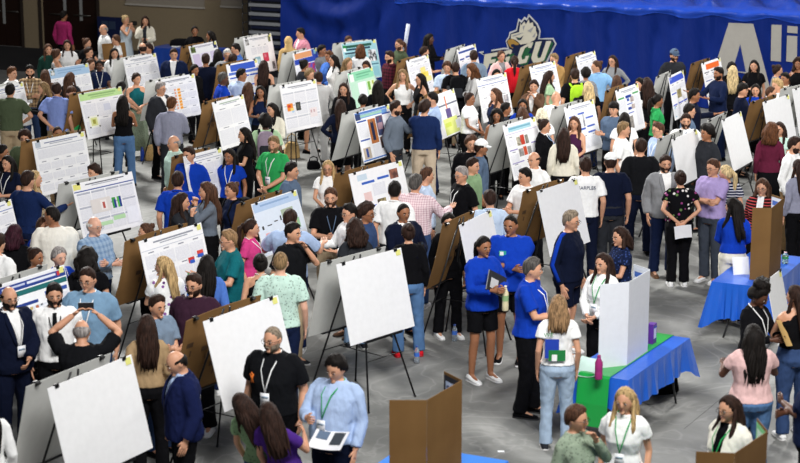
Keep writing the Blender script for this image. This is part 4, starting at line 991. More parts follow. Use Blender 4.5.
POSTERS = {
 'lblue': [(0, 0, 1, .3, 'a9c8e6'), (.03, .04, .13, .2, '2f5a49+e6e6e6'), (.2, .06, .9, .1, '8aaed2'), (.2, .14, .8, .17, '8aaed2')] + cols(4, .34, .96, rows=2),
 'greenhead': [(0, 0, 1, .16, 'bfe39b'), (.2, .04, .85, .075, '8fb874'), (.25, .095, .8, .12, '9cc481')] + cols(3, .2, .95, rows=2) + [(.10, .52, .33, .78, 'f1f3e6'), (.14, .56, .29, .74, 'dadf9a'), (.18, .60, .25, .70, '9a9a3c'), (.09, .52, .12, .55, '333333'), (.31, .52, .34, .55, '333333'), (.09, .75, .12, .78, '333333'), (.31, .75, .34, .78, '333333'), (.68, .52, .78, .72, 'a99b5c'), (.50, .30, .66, .45, 'cfd3e2')],
 'text': title('8e96b0') + [(.03, .02, .13, .12, 'b9c4d0')] + [(.05, .13, .95, .145, 'b9bdc9')] + [(.05, .17, .95, .34, 'txt')] + cols(4, .38, .96),
 'text2': title('9ba0b0') + [(.03, .14, .97, .15, '8e96b0')] + cols(4, .18, .96),
 'research': title('6c6f7a', .03) + [(0, .135, 1, .155, '41589c'), (0, 0, .12, .105, 'e9e584')] + cols(4, .18, .95, heads='b5b9c6') + [(.22, .34, .55, .6, 'dfdad6'), (.38, .38, .48, .56, 'efe9e6'), (.41, .42, .45, .54, 'b5544a'), (.57, .38, .63, .58, '3f9a45'), (.60, .42, .635, .58, '223c8a'), (.66, .38, .72, .58, '57b550'), (.69, .38, .725, .58, '223c8a'), (.3, .78, .52, .85, 'b9deb0'), (.54, .72, .74, .80, 'b4dba9'), (.78, .62, .97, .92, 'eceef4')],
 'orange': title('7d8290') + cols(4, .15, .95, rows=4) + [(.47, .26, .57, .80, 'f3f0ea')] + [(.49, .27 + i * .075, .565, .33 + i * .075, 'efa01c') for i in range(7)] + [(.41, .27 + i * .075, .45, .32 + i * .075, 'e8a07a') for i in range(7)],
 'lilac': title('9a8fae') + [(.03, .04, .2, .24, '6f8a35+3c3f2e'), (.86, .02, .98, .22, '1d2b5c')] + [(.04, .3, .3, .95, 'd9cbe6'), (.34, .3, .64, .6, 'e4dcee'), (.34, .65, .64, .95, 'txt'), (.68, .3, .96, .95, 'd6cde8')],
 'bluehead': [(.10, .02, .90, .17, '3459c4'), (.02, .19, .98, .25, '5a78cf')] + cols(3, .3, .96, heads='4767c9', rows=3),
 'darkphotos': [(.04, .04, .16, .2, '3a3f3c+c9c9c9'), (.86, .03, .95, .2, '8b8f4a+444444'), (.86, .75, .96, .95, '333333+999999')] + title('a0a4b0') + cols(3, .24, .5, u0=.2, u1=.82, rows=1) + [(.28, .55, .48, .75, '8fb9c8'), (.30, .62, .46, .75, 'b9d4dc'), (.58, .48, .78, .72, 'c93a55'), (.62, .52, .7, .6, 'd97a8a')],
 'orangestripe': [(.05, .02, .75, .17, 'e3a06e'), (0, .18, 1, .32, '2746ae'), (.76, 0, 1, .18, '2c49a8'), (.84, .02, .94, .14, '7fb0c9'), (.45, .34, .8, .62, 'c8283a+3559c4'), (.05, .4, .4, .95, 'txt'), (.82, .36, .97, .95, 'txt')],
 'rainbow': title('8b909c') + [(.05, .02, .12, .05, '8b909c')] + cols(3, .17, .95, heads='c7cad3') + [(.10, .40, .26, .56, 'eb8a33'), (.12, .43, .2, .48, 'c93a2c'), (.18, .5, .27, .56, 'f0d27a'), (.22, .56, .28, .6, 'a8cbe6'), (.34, .40, .47, .58, '3d3f3a'), (.37, .44, .43, .54, '5f6158'), (.7, .58, .9, .78, 'e9dfe0'), (.72, .62, .76, .68, 'c5a4a8'), (.8, .62, .84, .68, 'c5a4a8')],
 'teal': [(0, 0, 1, 1, '9fcfd8'), (.05, .06, .85, .13, '23584a'), (.05, .15, .8, .2, '1d3f57'), (.02, .05, .12, .2, '2a8a4c'), (.02, .12, .1, .22, 'e9eef0'), (.05, .25, .45, .29, '1d3f57'), (.72, .24, .95, .56, '20242b+e8eaee'), (.5, .62, .97, .65, '2b5f7c'), (.06, .33, .65, .92, '93c6d2'), (.7, .7, .95, .95, '8cc0cd')],
 'mint': [(0, 0, 1, .26, '8fd6b0'), (.04, .05, .2, .3, 'eef4f0'), (.3, .07, .9, .11, '67b48d'), (.3, .15, .8, .18, '67b48d'), (0, .26, 1, 1, 'bfe6cf'), (.3, .32, .62, .9, 'eceff6'), (.66, .34, .97, .95, 'dfeeca'), (.68, .36, .78, .6, '6fae3f'), (.86, .36, .93, .46, 'a9b94a')],
 'yellow': title('a9adb9') + cols(3, .15, .95, rows=4, u0=.04, u1=.96) + [(.52, .28, .74, .42, 'f0e28a'), (.52, .42, .84, .56, 'eedb62'), (.52, .56, .95, .70, 'f2e89c'), (.54, .44, .7, .5, 'e3c93f')],
 'medical': [(0, .26, 1, .30, '6a6f80'), (.06, .05, .4, .2, 'e6e9ee'), (.5, .08, .55, .5, 'e07a55'), (.44, .38, .66, .66, '5c4f86'), (.70, .10, .95, .2, 'dfe2ea'), (.70, .34, .95, .62, 'txt'), (.68, .64, 1, .67, '3c4254'), (.25, .6, .85, .98, 'dbe38a'), (.3, .7, .55, .8, 'c9d65a'), (.75, .7, .95, .9, 'e8ebf0')],
 'striped': [(.04, .06, .92, .11, '33509f'), (.04, .24, .28, .28, '33509f'), (.36, .22, .6, .26, '33509f'), (.68, .20, .95, .24, '33509f'), (.04, .62, .28, .66, '33509f')] + cols(3, .3, .58, rows=1) + cols(3, .68, .95, rows=1),
 'photos': [(0, 0, 1, .045, '4f7cc4'), (0, .05, .9, .13, '6a9ad6'), (.10, .06, .75, .11, '9cc9b8'), (0, .03, .14, .15, '2c3f6e'), (.02, .17, .28, .20, '2d52a8'), (.74, .13, .98, .16, '2d52a8'), (.02, .55, .28, .58, '2d52a8'), (.72, .52, .98, .55, '2d52a8'), (.66, .82, .98, .85, '2d52a8'), (.03, .22, .27, .52, 'txt'), (.74, .18, .97, .5, 'txt'), (.73, .57, .97, .8, 'txt'), (.31, .70, .56, .95, 'txt'), (.31, .18, .52, .68, 'b8713c'), (.37, .24, .45, .62, '26304e'), (.39, .2, .43, .26, '8a6a52'), (.54, .16, .73, .56, '6f4a56+39507a'), (.56, .3, .7, .44, 'a98a96'), (.55, .59, .72, .82, '8e5f42+3a3a48'), (.04, .72, .24, .95, 'bfb1a0'), (.11, .74, .17, .92, '2e4a8f'), (.0, .96, 1, .99, '4f7cc4')],
 'pale2': [(.12, .05, .3, .16, 'c9dbe8'), (.18, .20, .42, .245, '2f5fc0'), (.48, .18, .70, .225, '2f5fc0'), (.18, .66, .42, .70, '2f5fc0'), (.72, .10, .88, .28, 'a56a56+5a3a34'), (.4, .58, .56, .86, 'a99a6a+4a4038'), (.18, .4, .32, .58, 'e8c9c6'), (.36, .28, .6, .5, 'txt'), (.62, .4, .9, .6, 'txt'), (.2, .8, .35, .92, '7a5ab0')] ,
 'whitehead': title('8a93b5') + [(.0, .155, 1, .17, '5470b5')] + cols(3, .2, .95) + [(.78, .5, .93, .7, '7d7f8a+c9c3c6')],
 'whiteplain': title('8a93b5') + [(.02, .13, .98, .14, '5470b5')] + cols(3, .18, .95),
 'bluebars': title('a0a6b8') + [(.08, .20, .3, .235, '3a5fc0'), (.38, .18, .6, .215, '3a5fc0'), (.62, .30, .88, .335, '3a5fc0'), (.62, .48, .88, .515, '3a5fc0'), (.62, .6, .88, .635, '3a5fc0'), (.38, .5, .56, .54, '3a5fc0'), (.52, .22, .57, .48, '6a6f80+c5c7cc')] + cols(3, .66, .95, rows=1) + cols(2, .28, .46, u0=.05, u1=.5, rows=1),
 'greenbars': title('a0a6b8') + [(.04, .18, .3, .215, '45a25a'), (.68, .15, .95, .185, '45a25a'), (.36, .17, .62, .23, '1d3f9a'), (.40, .24, .5, .3, '2a4fae'), (.55, .22, .7, .34, '8a7a7c+c5b9b6'), (.38, .36, .62, .38, '3a5fc0'), (.40, .44, .55, .50, '1d3f9a'), (.57, .4, .7, .5, '9a7f78+c5b9b6'), (.38, .56, .62, .58, '3a5fc0'), (.04, .6, .3, .63, '45a25a'), (.38, .64, .54, .92, '7a7672+a8a29c'), (.03, .24, .33, .56, 'txt'), (.72, .22, .96, .9, 'txt')],
 'redpics': [(.12, .05, .82, .14, 'a9d4e0'), (.15, .07, .8, .10, '6fa9bf'), (.02, .17, .98, .18, 'b6a8d0'), (.30, .26, .46, .42, '6f6a5c+c9c2b0'), (.42, .24, .54, .42, 'c5432f'), (.56, .26, .66, .42, '6f6f66+aaa79c'), (.30, .48, .44, .62, '8a8684+b5b1ae'), (.45, .46, .55, .62, 'cf5533'), (.57, .48, .68, .62, '77767a+a5a3a0'), (.68, .74, .95, .88, '8fbfe0'), (.04, .46, .28, .48, '8a7ec0'), (.72, .42, .95, .44, '8a7ec0'), (.04, .70, .4, .72, '8a7ec0')] + cols(1, .22, .42, .03, .27, rows=1) + cols(1, .5, .95, .03, .27, rows=2),
 'bluetall': [(.02, .03, .95, .17, '3b58c9'), (.06, .05, .16, .09, '8fa2e0'), (.38, .26, .66, .56, '6f6a42+b5a77a'), (.04, .40, .34, .43, '3b58c9'), (.02, .66, .3, .69, '3b58c9'), (.38, .66, .7, .69, '3b58c9'), (.72, .66, .98, .69, '3b58c9'), (.05, .72, .16, .95, '8fc4e0')] + cols(3, .20, .38, rows=1) + cols(3, .7, .95, rows=1),
 'orangetall': [(.18, .04, .88, .17, 'ef6f2a'), (.05, .22, .3, .24, '333a4c'), (.4, .21, .95, .23, '333a4c'), (.05, .42, .4, .44, '33509f'), (.5, .4, .95, .42, '33509f'), (.08, .58, .4, .6, '33509f'), (.42, .56, .56, .66, '5c2a2a'), (.62, .54, .78, .68, 'e0a45a')] + cols(3, .26, .4, rows=1) + cols(3, .7, .95, rows=1),
 'colbars': title('8b909c') + [(.0, .14, 1, .15, 'c5cad6')] + cols(4, .17, .95, rows=3) + [(.68, .42, .78, .50, 'c9392f'), (.70, .46, .78, .51, '2f5fc0'), (.84, .36, .94, .44, 'd8463a'), (.84, .41, .94, .46, '2f5fc0'), (.62, .62, .645, .82, '3fa34d'), (.66, .66, .685, .82, '2f5fc0'), (.72, .7, .745, .82, 'c9392f'), (.78, .66, .8, .82, 'd9a05a'), (.86, .62, .88, .82, '7fb0d9')],
 'paleblue': [(0, 0, 1, .17, 'b4cbe8'), (.15, .05, .8, .085, '8ca9d0'), (.0, .17, 1, 1, 'dbe6f3'), (.08, .45, .12, .52, '222222'), (.2, .46, .3, .48, '222222'), (.36, .42, .44, .44, '222222'), (.5, .36, .53, .45, '222222'), (.12, .60, .30, .68, 'e9a9a9'), (.55, .26, .82, .42, 'a8b8a0'), (.55, .55, .7, .7, 'b7cfe6'), (.75, .5, .9, .7, '9cc49a')] + cols(3, .72, .95, rows=1),
 'greensmall': title('9bb09e') + cols(2, .16, .95, rows=2),
 'conference': [(0, 0, 1, .035, 'e9eaee'), (0, .04, 1, .15, '26408e'), (.45, .065, .86, .105, 'e0e4f0'), (.1, .07, .42, .10, 'c9cfe6'), (.88, .05, .92, .12, 'c93a3a'), (0, .17, 1, .25, '1f6a6a'), (.0, .38, .55, .43, '26408e'), (.1, .47, .75, .53, 'dfe3ea'), (.12, .48, .15, .52, '4a7fc0'), (.2, .47, .23, .52, '9a8a4a'), (.3, .48, .33, .52, '3a6fb0'), (.42, .47, .46, .52, 'c9b27a'), (.5, .47, .54, .52, 'b86a4a'), (.57, .47, .6, .52, '55606a'), (.66, .3, .98, .36, '3555a5'), (.0, .58, .62, .61, '26408e'), (.05, .64, .5, .98, '1b2a55'), (.2, .68, .4, .8, '55688a'), (.56, .5, .8, .98, 'eef0f5'), (.82, .4, .98, .95, 'txt')],
}
def station(q, style, back, label, blabel, rng, sticky=True, wide=1.0, gap=.24, easel=True, backlow=.02):
    x, y, yaw, w, h, z0, ln = [float(v) for v in q]
    RT = Matrix.Translation((x, y, z0)) @ Matrix.Rotation(yaw, 4, 'Z') @ Matrix.Rotation(-ln, 4, 'X')
    root = bpy.data.objects.new('poster_board' if style != 'blank' else 'blank_foam_board', None); COL.objects.link(root); root.matrix_world = RT
    m = MB(); m.box((0, 0, h / 2), (w, .007, h)); o = build(m, 'foam_panel', [plain('eeeff0', .5)], root); bevel(o, .0015)
    if style != 'blank': put_sheet(root, w, h, POSTERS[style])
    if sticky and style not in ('research',):
        s = MB(); s.box((w / 2 - .07, -.0075, h - .045), (.075, .002, .065)); build(s, 'sticky_note', [plain('e3e184', .6)], root)
    for sx in (-.40, .40):
        c = MB(); c.loft([[Vector((sx * w + a, b, h + zz)) for a, b in ((-.024, -t), (.024, -t), (.024, t), (-.024, t))] for zz, t in ((-.03, .007), (-.025, .012), (.004, .017), (.01, .012))])
        c.tube([(sx * w - .012, -.012, h - .02), (sx * w - .01, -.028, h + .02), (sx * w + .01, -.028, h + .02), (sx * w + .012, -.012, h - .02)], .0025, 5)
        build(c, 'binder_clip', [CLIP], root)
    tag(root, label, 'poster board', 'poster boards on easels')
    top_z = z0 + h * math.cos(ln); u = Vector((math.cos(yaw), math.sin(yaw), 0)); nb = Vector((-math.sin(yaw), math.cos(yaw), 0))
    ridge = Vector((x, y, 0)) + nb * (h * math.sin(ln) + gap / 2); hz = top_z
    if easel:
        e = empty('easel', ridge, yaw); apex = hz - .02
        tl = math.tan(ln) * 1.0
        for sx in (-1, 1):
            for sy, nm in ((-1, 'leg'), (1, 'leg')):
                off = gap / 2 - .02
                l = MB(); l.tube([(sx * .05, sy * off * .6, apex), (sx * .40, sy * (off + apex * tl - .02), .0)], .011, 8); l.ell((sx * .40, sy * (off + apex * tl - .02), .012), (.016, .016, .012)); build(l, nm, [BLACK], e, True)
        for sy in (-1, 1):
            zc = z0 - .012 if sy < 0 else z0 - .03; off = gap / 2 + (apex - zc) * tl + .005
            t = MB(); t.box((0, sy * off, zc), (.62, .045, .015)); t.box((0, sy * (off + .02), zc + .012), (.62, .006, .025)); build(t, 'tray', [BLACK], e)
        c = MB(); zc = .55; off = gap / 2 + (apex - zc) * tl - .03; wd = .05 + .35 * (1 - zc / apex)
        c.tube([(-wd, -off, zc), (wd, -off, zc)], .006, 6); c.tube([(-wd, off, zc), (wd, off, zc)], .006, 6); c.tube([(0, -off, zc), (0, off, zc)], .006, 6); build(c, 'brace', [BLACK], e, True)
        tag(e, 'black easel under the ' + label, 'easel', 'black folding easels')
    if back:
        bw, bh = w * wide, h * 1.0; zb = hz - bh * math.cos(ln) - backlow
        base = ridge + nb * (gap / 2 + bh * math.sin(ln)); M2 = Matrix.Translation((base.x, base.y, zb)) @ Matrix.Rotation(yaw, 4, 'Z') @ Matrix.Rotation(ln, 4, 'X')
        r2 = bpy.data.objects.new('cardboard_backing' if back == 'b' else 'grey_backing_board', None); COL.objects.link(r2); r2.matrix_world = M2
        m = MB(); N = 14; bend = rng.uniform(.01, .05) if back == 'b' else rng.uniform(.0, .03); th = .006
        fr, bk = [], []
        for i in range(N + 1):
            xx = -bw / 2 + bw * i / N
            for k in range(9):
                zz = bh * k / 8; yy = -bend * math.sin(math.pi * zz / bh) - bend * (2 * xx / bw) ** 2 * (zz / bh)
                fr.append((xx, yy, zz)); bk.append((xx, yy + th, zz))
        n1 = len(fr); fs = []
        for i in range(N):
            for k in range(8):
                a = i * 9 + k; fs.append((a, a + 9, a + 10, a + 1)); fs.append((n1 + a, n1 + a + 1, n1 + a + 10, n1 + a + 9))
        ed = [i * 9 for i in range(N + 1)] + [N * 9 + k for k in range(1, 9)] + [i * 9 + 8 for i in range(N - 1, -1, -1)] + [k for k in range(7, 0, -1)]
        for a, c in zip(ed, ed[1:] + ed[:1]): fs.append((a, n1 + a, n1 + c, c))
        m.add(fr + bk, fs)
        if back == 'b':
            for t in range(3): 
                xx = rng.uniform(-.4, .2) * bw; zz = rng.uniform(.3, .75) * bh; m.box((xx, -bend - .012, zz), (.10, .002, .05), 1); m.box((xx + .03, -bend - .012, zz - .1), (.02, .002, .06), 1)
        build(m, 'panel', [cardboard() if back == 'b' else plain('bcbdb9', .7), plain('4a3520', .8)], r2, False)
        for sx in (-.38, .38):
            c = MB(); c.loft([[Vector((sx * bw + a, b - bend, bh + zz)) for a, b in ((-.024, -t), (.024, -t), (.024, t), (-.024, t))] for zz, t in ((-.03, .01), (-.02, .018), (.006, .03), (.012, .014))]); build(c, 'binder_clip', [CLIP], r2)
        tag(r2, blabel, 'backing board', 'backing boards behind the posters')
    return root
rngb = random.Random(3)
for ln_ in BOARDS.strip().splitlines():
    a, label, blabel = ln_.split('|'); f = a.split()
    c = [None if t == '-' else tuple(float(v) for v in t.split(',')) for t in f[:4]]
    kw = dict(t.split('=') for t in f[6:])
    q = fit_board(c, float(kw.get('w', 1.14)), float(kw.get('h', .865)), float(kw.get('z', 1.68)), float(kw.get('yaw', 50)))
    if DEBUG: print('BOARD', label[:40], ['%.2f' % v for v in q], [tuple(round(float(t), 1) for t in proj(p)) for p in board_pts(q)])
    station(q, f[4], None if f[5] == '-' else f[5], label.strip(), blabel.strip(), rngb)
# ---------------------------------------------------------------- the room
K0, K1 = at(385, 86), at(708, 109)
E1 = (K1 - K0).normalized(); E2 = Vector((-E1.y, E1.x, 0)); AX = math.atan2(E1.y, E1.x)
WALL_BACK = 2.3
def on_wall(px, py, off=0.0):
    """(along, height) on the vertical plane 'off' metres behind the curtain"""
    d = at(px, py, 0) - Vector((0, 0, CAM_H)); o = Vector((0, 0, CAM_H)) - (K0 + E2 * off)
    t = -o.dot(E2) / d.dot(E2); p = o + d * t
    return p.dot(E1), p.z
def W3(u, z, off=0.0): return K0 + E1 * u + E2 * off + Vector((0, 0, z))
RM = Matrix.Translation(K0) @ Matrix.Rotation(AX, 4, 'Z')       # room frame: x along the curtain, y behind it
def room(o): o.matrix_world = RM; return o
def structure(mb, name, mats, smooth=False):
    o = build(mb, name, mats, None, smooth); room(o); o['kind'] = 'structure'; return o
def floor_shading():
    m, nt, b = new_mat('polished_concrete', .5, .2); tc = nt.nodes.new('ShaderNodeTexCoord')
    n = nt.nodes.new('ShaderNodeTexNoise'); n.inputs['Scale'].default_value = .8; n.inputs['Detail'].default_value = 7; n.inputs['Roughness'].default_value = .62; n.inputs['Distortion'].default_value = 1.6
    nt.links.new(tc.outputs['Object'], n.inputs['Vector'])
    rp = nt.nodes.new('ShaderNodeValToRGB'); e = rp.color_ramp.elements; e[0].position = .32; e[0].color = lin('6a6b69'); e[1].position = .68; e[1].color = lin('8c8d8a')
    q = e.new(.5); q.color = lin('7a7b78')
    nt.links.new(n.outputs[0], rp.inputs[0])
    n2 = nt.nodes.new('ShaderNodeTexNoise'); n2.inputs['Scale'].default_value = .55; n2.inputs['Distortion'].default_value = 3.5; n2.inputs['Detail'].default_value = 2
    nt.links.new(tc.outputs['Object'], n2.inputs['Vector'])
    r2 = nt.nodes.new('ShaderNodeValToRGB'); e = r2.color_ramp.elements; e[0].position = .47; e[0].color = (0, 0, 0, 1); e[1].position = .5; e[1].color = (.35, .35, .35, 1); q = e.new(.53); q.color = (0, 0, 0, 1)
    nt.links.new(n2.outputs[0], r2.inputs[0])
    mixnode(nt, r2.outputs[0], rp.outputs[0], lin('a2a29f'), b.inputs['Base Color'])
    rr = nt.nodes.new('ShaderNodeMapRange'); rr.inputs['To Min'].default_value = .42; rr.inputs['To Max'].default_value = .6
    nt.links.new(n.outputs[0], rr.inputs[0]); nt.links.new(rr.outputs[0], b.inputs['Roughness'])
    return m
m = MB(); m.box((0, -22, -.1), (90, 70, .2)); structure(m, 'floor', [floor_shading()])
m = MB(); 
for a, c in (((640, 430), (729, 390)),): 
    p, q = at(684, 429), at(729, 392); m.tube([RM.inverted() @ p + Vector((0, 0, -.004)), RM.inverted() @ q + Vector((0, 0, -.004))], .006, 5)
structure(m, 'floor_joint_1', [plain('4a4b4a', .8)])
m = MB(); m.box((on_wall(40, 50, WALL_BACK)[0], WALL_BACK - 2.1, .006), (5.2, 4.0, .012)); structure(m, 'floor_shading', [plain('232326', .9)])  # dark sheet standing in for the shaded floor before the doors
# beige wall with dark double doors
def wp(px): return on_wall(px, 30, WALL_BACK)[0]
wallc = plain('85775f', .8)
m = MB(); h = 7.0
for x0, x1 in ((-40, wp(-14)), (wp(22), wp(42)), (wp(98), 60)): m.box(((x0 + x1) / 2, WALL_BACK + .15, h / 2), (x1 - x0, .3, h))
for x0, x1 in ((wp(-14), wp(22)), (wp(42), wp(98))): m.box(((x0 + x1) / 2, WALL_BACK + .15, (h + 2.6) / 2), (x1 - x0, .3, h - 2.6))
structure(m, 'wall_back', [wallc])
doorc = plain('1e0f0a', .45)
for k, (a, c, strips) in enumerate(((-14, 22, ((3, 24),)), (42, 98, ((64, 12), (80, 21))))):
    x0, x1 = wp(a), wp(c); m = MB(); m.box(((x0 + x1) / 2 - (x1 - x0) / 4, WALL_BACK + .12, 1.3), ((x1 - x0) / 2 - .01, .06, 2.6)); m.box(((x0 + x1) / 2 + (x1 - x0) / 4, WALL_BACK + .12, 1.3), ((x1 - x0) / 2 - .01, .06, 2.6))
    d = structure(m, 'door_%d' % (k + 1), [doorc])
    for s_ in strips:
        u = wp(s_[0]); zb = on_wall(s_[0], s_[1], WALL_BACK)[1]; g_ = MB(); g_.box((u, WALL_BACK + .085, (zb + 2.3) / 2), (.09, .02, 2.3 - zb)); build(g_, 'vision_pane', [plain('8d8f8e', .25)], d)
    for s_ in (-1, 1):
        g_ = MB(); g_.tube([((x0 + x1) / 2 + s_ * .12, WALL_BACK + .03, 1.0), ((x0 + x1) / 2 + s_ * .12 + s_ * (x1 - x0) * .3, WALL_BACK + .03, 1.0)], .018, 8); build(g_, 'push_bar', [plain('55534f', .35, .5, .6)], d, True)
    f = MB()
    for x in (x0 - .04, x1 + .04): f.box((x, WALL_BACK - .01, 1.32), (.08, .06, 2.64))
    f.box(((x0 + x1) / 2, WALL_BACK - .01, 2.64), (x1 - x0 + .16, .06, .08)); structure(f, 'trim_%d' % (k + 1), [plain('2b241f', .6)])
m = MB(); m.box(((wp(100) + wp(243)) / 2, WALL_BACK - .01, .06), (wp(243) - wp(100), .03, .12)); structure(m, 'baseboard_back', [plain('3b3631', .6)])
# framed wall panels
for k, (a, c, y) in enumerate(((127, 205, 4.5), (222, 243, 7.0))):
    (u0, z0), (u1, _) = on_wall(a, y, WALL_BACK), on_wall(c, y, WALL_BACK)
    m = MB(); m.box(((u0 + u1) / 2, WALL_BACK - .03, z0 + .6), (u1 - u0, .05, 1.2)); m.box(((u0 + u1) / 2, WALL_BACK - .045, z0 + .02), (u1 - u0 + .04, .05, .05), 1); m.box(((u0 + u1) / 2, WALL_BACK - .045, z0 + 1.2), (u1 - u0 + .04, .05, .05), 1)
    o = room(build(m, 'acoustic_panel', [plain('8d8578', .9), plain('aaa49a', .6)])); tag(o, ('wide' if k == 0 else 'narrow') + ' framed panel hung on the beige wall ' + ('above the registration table' if k == 0 else 'beside the bleachers'), 'wall panel', 'framed wall panels')
u, z = on_wall(135, 23, WALL_BACK); m = MB(); m.box((u, WALL_BACK - .03, z), (.14, .06, .10)); m.box((u, WALL_BACK - .062, z), (.10, .01, .06), 1); o = room(build(m, 'alarm_box', [plain('2a2a28', .5), plain('3c3d3a', .4)])); tag(o, 'small dark box fixed to the beige wall by the cream cardigan', 'wall box')
# side walls out of sight keep the hall closed
m = MB(); m.box((-18, -20, 3.5), (.3, 46, 7)); structure(m, 'wall_left', [wallc])
m = MB(); m.box((34, -20, 3.5), (.3, 46, 7)); structure(m, 'wall_right', [wallc])

# bleachers end, stacked closed
ub0, ub1 = on_wall(245, 30)[0], on_wall(281, 30)[0] - .02
root = room(empty('bleachers', (0, 0, 0))); tag(root, 'closed bleachers with silver tread edges beside the blue drape', 'bleachers')
m = MB(); m.box(((ub0 + ub1) / 2, 1.15, 1.5), (ub1 - ub0, 2.0, 3.0)); build(m, 'bench_frame', [plain('0d0f16', .6)], root)
zs = [on_wall(262, y)[1] for y in (42.5, 33, 24, 14.5, 5.5)]; st = zs[1] - zs[0]; zs = [zs[0] - st] + zs + [zs[-1] + st, zs[-1] + 2 * st]
for z in zs:
    m = MB(); m.box(((ub0 + ub1) / 2 + .05, .10, z), (ub1 - ub0 - .1, .14, .075)); m.box(((ub0 + ub1) / 2 + .05, .13, z - .09), (ub1 - ub0 - .1, .04, .10), 1); build(m, 'tread', [plain('85888c', .4, .5, .3), plain('141a33', .5)], root)
for k, z in enumerate(zs[:-1]):
    m = MB(); m.tube([(ub0 - .05, .0, z), (ub0 - .05, -.03, z + .24), (ub0 + .02 , .3, z + .24), (ub0 + .02, .3, z)], .014, 6); m.tube([(ub0 + .15 + .04 * q, .04, z - .1) for q in (0, 0)] + [(ub0 + .15, .04, z + .1)], .008, 5); build(m, 'guard_rail', [plain('1b1c20', .4)], root, True)

# blue drape over the bleachers
zt = on_wall(700, 11)[1]; uL, uR = on_wall(281, 60)[0], 17.0
def fold(u, z):
    """how far the drape stands out at a place"""
    k = 1.0
    quiet = max(0, 1 - abs(u - on_wall(520, 40)[0]) / 1.3); quiet = max(quiet, 1 if on_wall(712, 40)[0] < u < on_wall(830, 40)[0] else 0)
    k = 1 - .75 * quiet
    a = .05 * math.sin(u * 5.3 + math.sin(z * 1.3 + u) * .8) + .025 * math.sin(u * 11.7 + z * .9) + .03 * noise.noise(Vector((u * 1.1, z * .8, 3)))
    if u < on_wall(400, 40)[0]:
        v = math.hypot(u - on_wall(335, 0)[0], (z - 2.6) * 1.25); a += .12 * math.sin(v * 6.5) * sm((2.2 - v) / 1.2)
    return -a * k * (0.35 + .65 * min(1, (zt + .3 - z) / 1.2))
m = MB(); NU, NZ = 420, 40; vs = []
for i in range(NU + 1):
    u = uL + (uR - uL) * i / NU
    for j in range(NZ + 1): z = .02 + (zt - .02) * j / NZ; vs.append((u, fold(u, z) + .0, z))
m.add(vs, [(i * (NZ + 1) + j, (i + 1) * (NZ + 1) + j, (i + 1) * (NZ + 1) + j + 1, i * (NZ + 1) + j + 1) for i in range(NU) for j in range(NZ)])
# top of the drape runs back over the bleachers
vs = []; NJ = 26
for i in range(NU + 1):
    u = uL + (uR - uL) * i / NU
    for j in range(NJ + 1):
        t = j / NJ; y = fold(u, zt) * (1 - t) + 2.2 * t
        vs.append((u, y, zt + .5 * t + (.13 * noise.noise(Vector((u * 2.2, y * 2.6, 9))) + .05 * math.sin(u * 7 + y * 4 + 2 * noise.noise(Vector((u, y, 2))))) * min(1, t * 6)))
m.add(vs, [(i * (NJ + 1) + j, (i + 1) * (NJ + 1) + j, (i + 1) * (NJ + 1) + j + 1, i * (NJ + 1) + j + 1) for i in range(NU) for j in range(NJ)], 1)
def satin(name, c, r=.42, spec=.5):
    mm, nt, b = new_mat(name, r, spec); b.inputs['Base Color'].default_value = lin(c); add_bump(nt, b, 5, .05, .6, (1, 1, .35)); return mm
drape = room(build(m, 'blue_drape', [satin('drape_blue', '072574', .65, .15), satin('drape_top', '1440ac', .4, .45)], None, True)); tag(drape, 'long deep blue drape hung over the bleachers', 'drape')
m = MB(); vs = []; NV = 8
for i in range(NU + 1):
    u = uL + 3.2 + (uR - uL - 3.2) * i / NU; low = .10 + .05 * abs(math.sin(u * 2.3)) + .03 * math.sin(u * 5.1)
    for j in range(NV + 1):
        t = j / NV; z = zt + .05 - (low + .05) * t; vs.append((u, min(fold(u, zt - low * t), 0) - .03 - .05 * math.sin(math.pi * min(1, t * 1.2)) - .02 * math.sin(u * 9 + t * 3), z))
    vs[-(NV + 1)] = (u, .25, zt + .08)
m.add(vs, [(i * (NV + 1) + j, i * (NV + 1) + j + 1, (i + 1) * (NV + 1) + j + 1, (i + 1) * (NV + 1) + j) for i in range(NU) for j in range(NV)])
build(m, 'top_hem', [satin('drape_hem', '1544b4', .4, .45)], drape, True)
def decal(polys, name, cols):
    """cut out shapes printed on the drape; outlines given along the drape and up"""
    mb = MB()
    for k, (pts, mi) in enumerate(polys):
        uz = [on_wall(*p) for p in pts]; n = len(uz)
        from mathutils.geometry import tessellate_polygon
        cu = sum(p[0] for p in uz) / n
        vs = [Vector((u, -.035 - .003 * k, z)) for u, z in uz]; tr = tessellate_polygon([[Vector((v.x, v.z, 0)) for v in vs]])
        bk = [v + Vector((0, .002, 0)) for v in vs]
        mb.add(vs, [tuple(t) for t in tr], mi)
    o = build(mb, name, [plain(c, .6) for c in cols], drape); o['label'] = name.replace('_', ' ') + ' printed on the drape'; return o
def Z1(x, y): return (476 + x / 6.611, 8 + y / 6.614)
def P1(*a): return [Z1(a[i], a[i + 1]) for i in range(0, len(a), 2)]
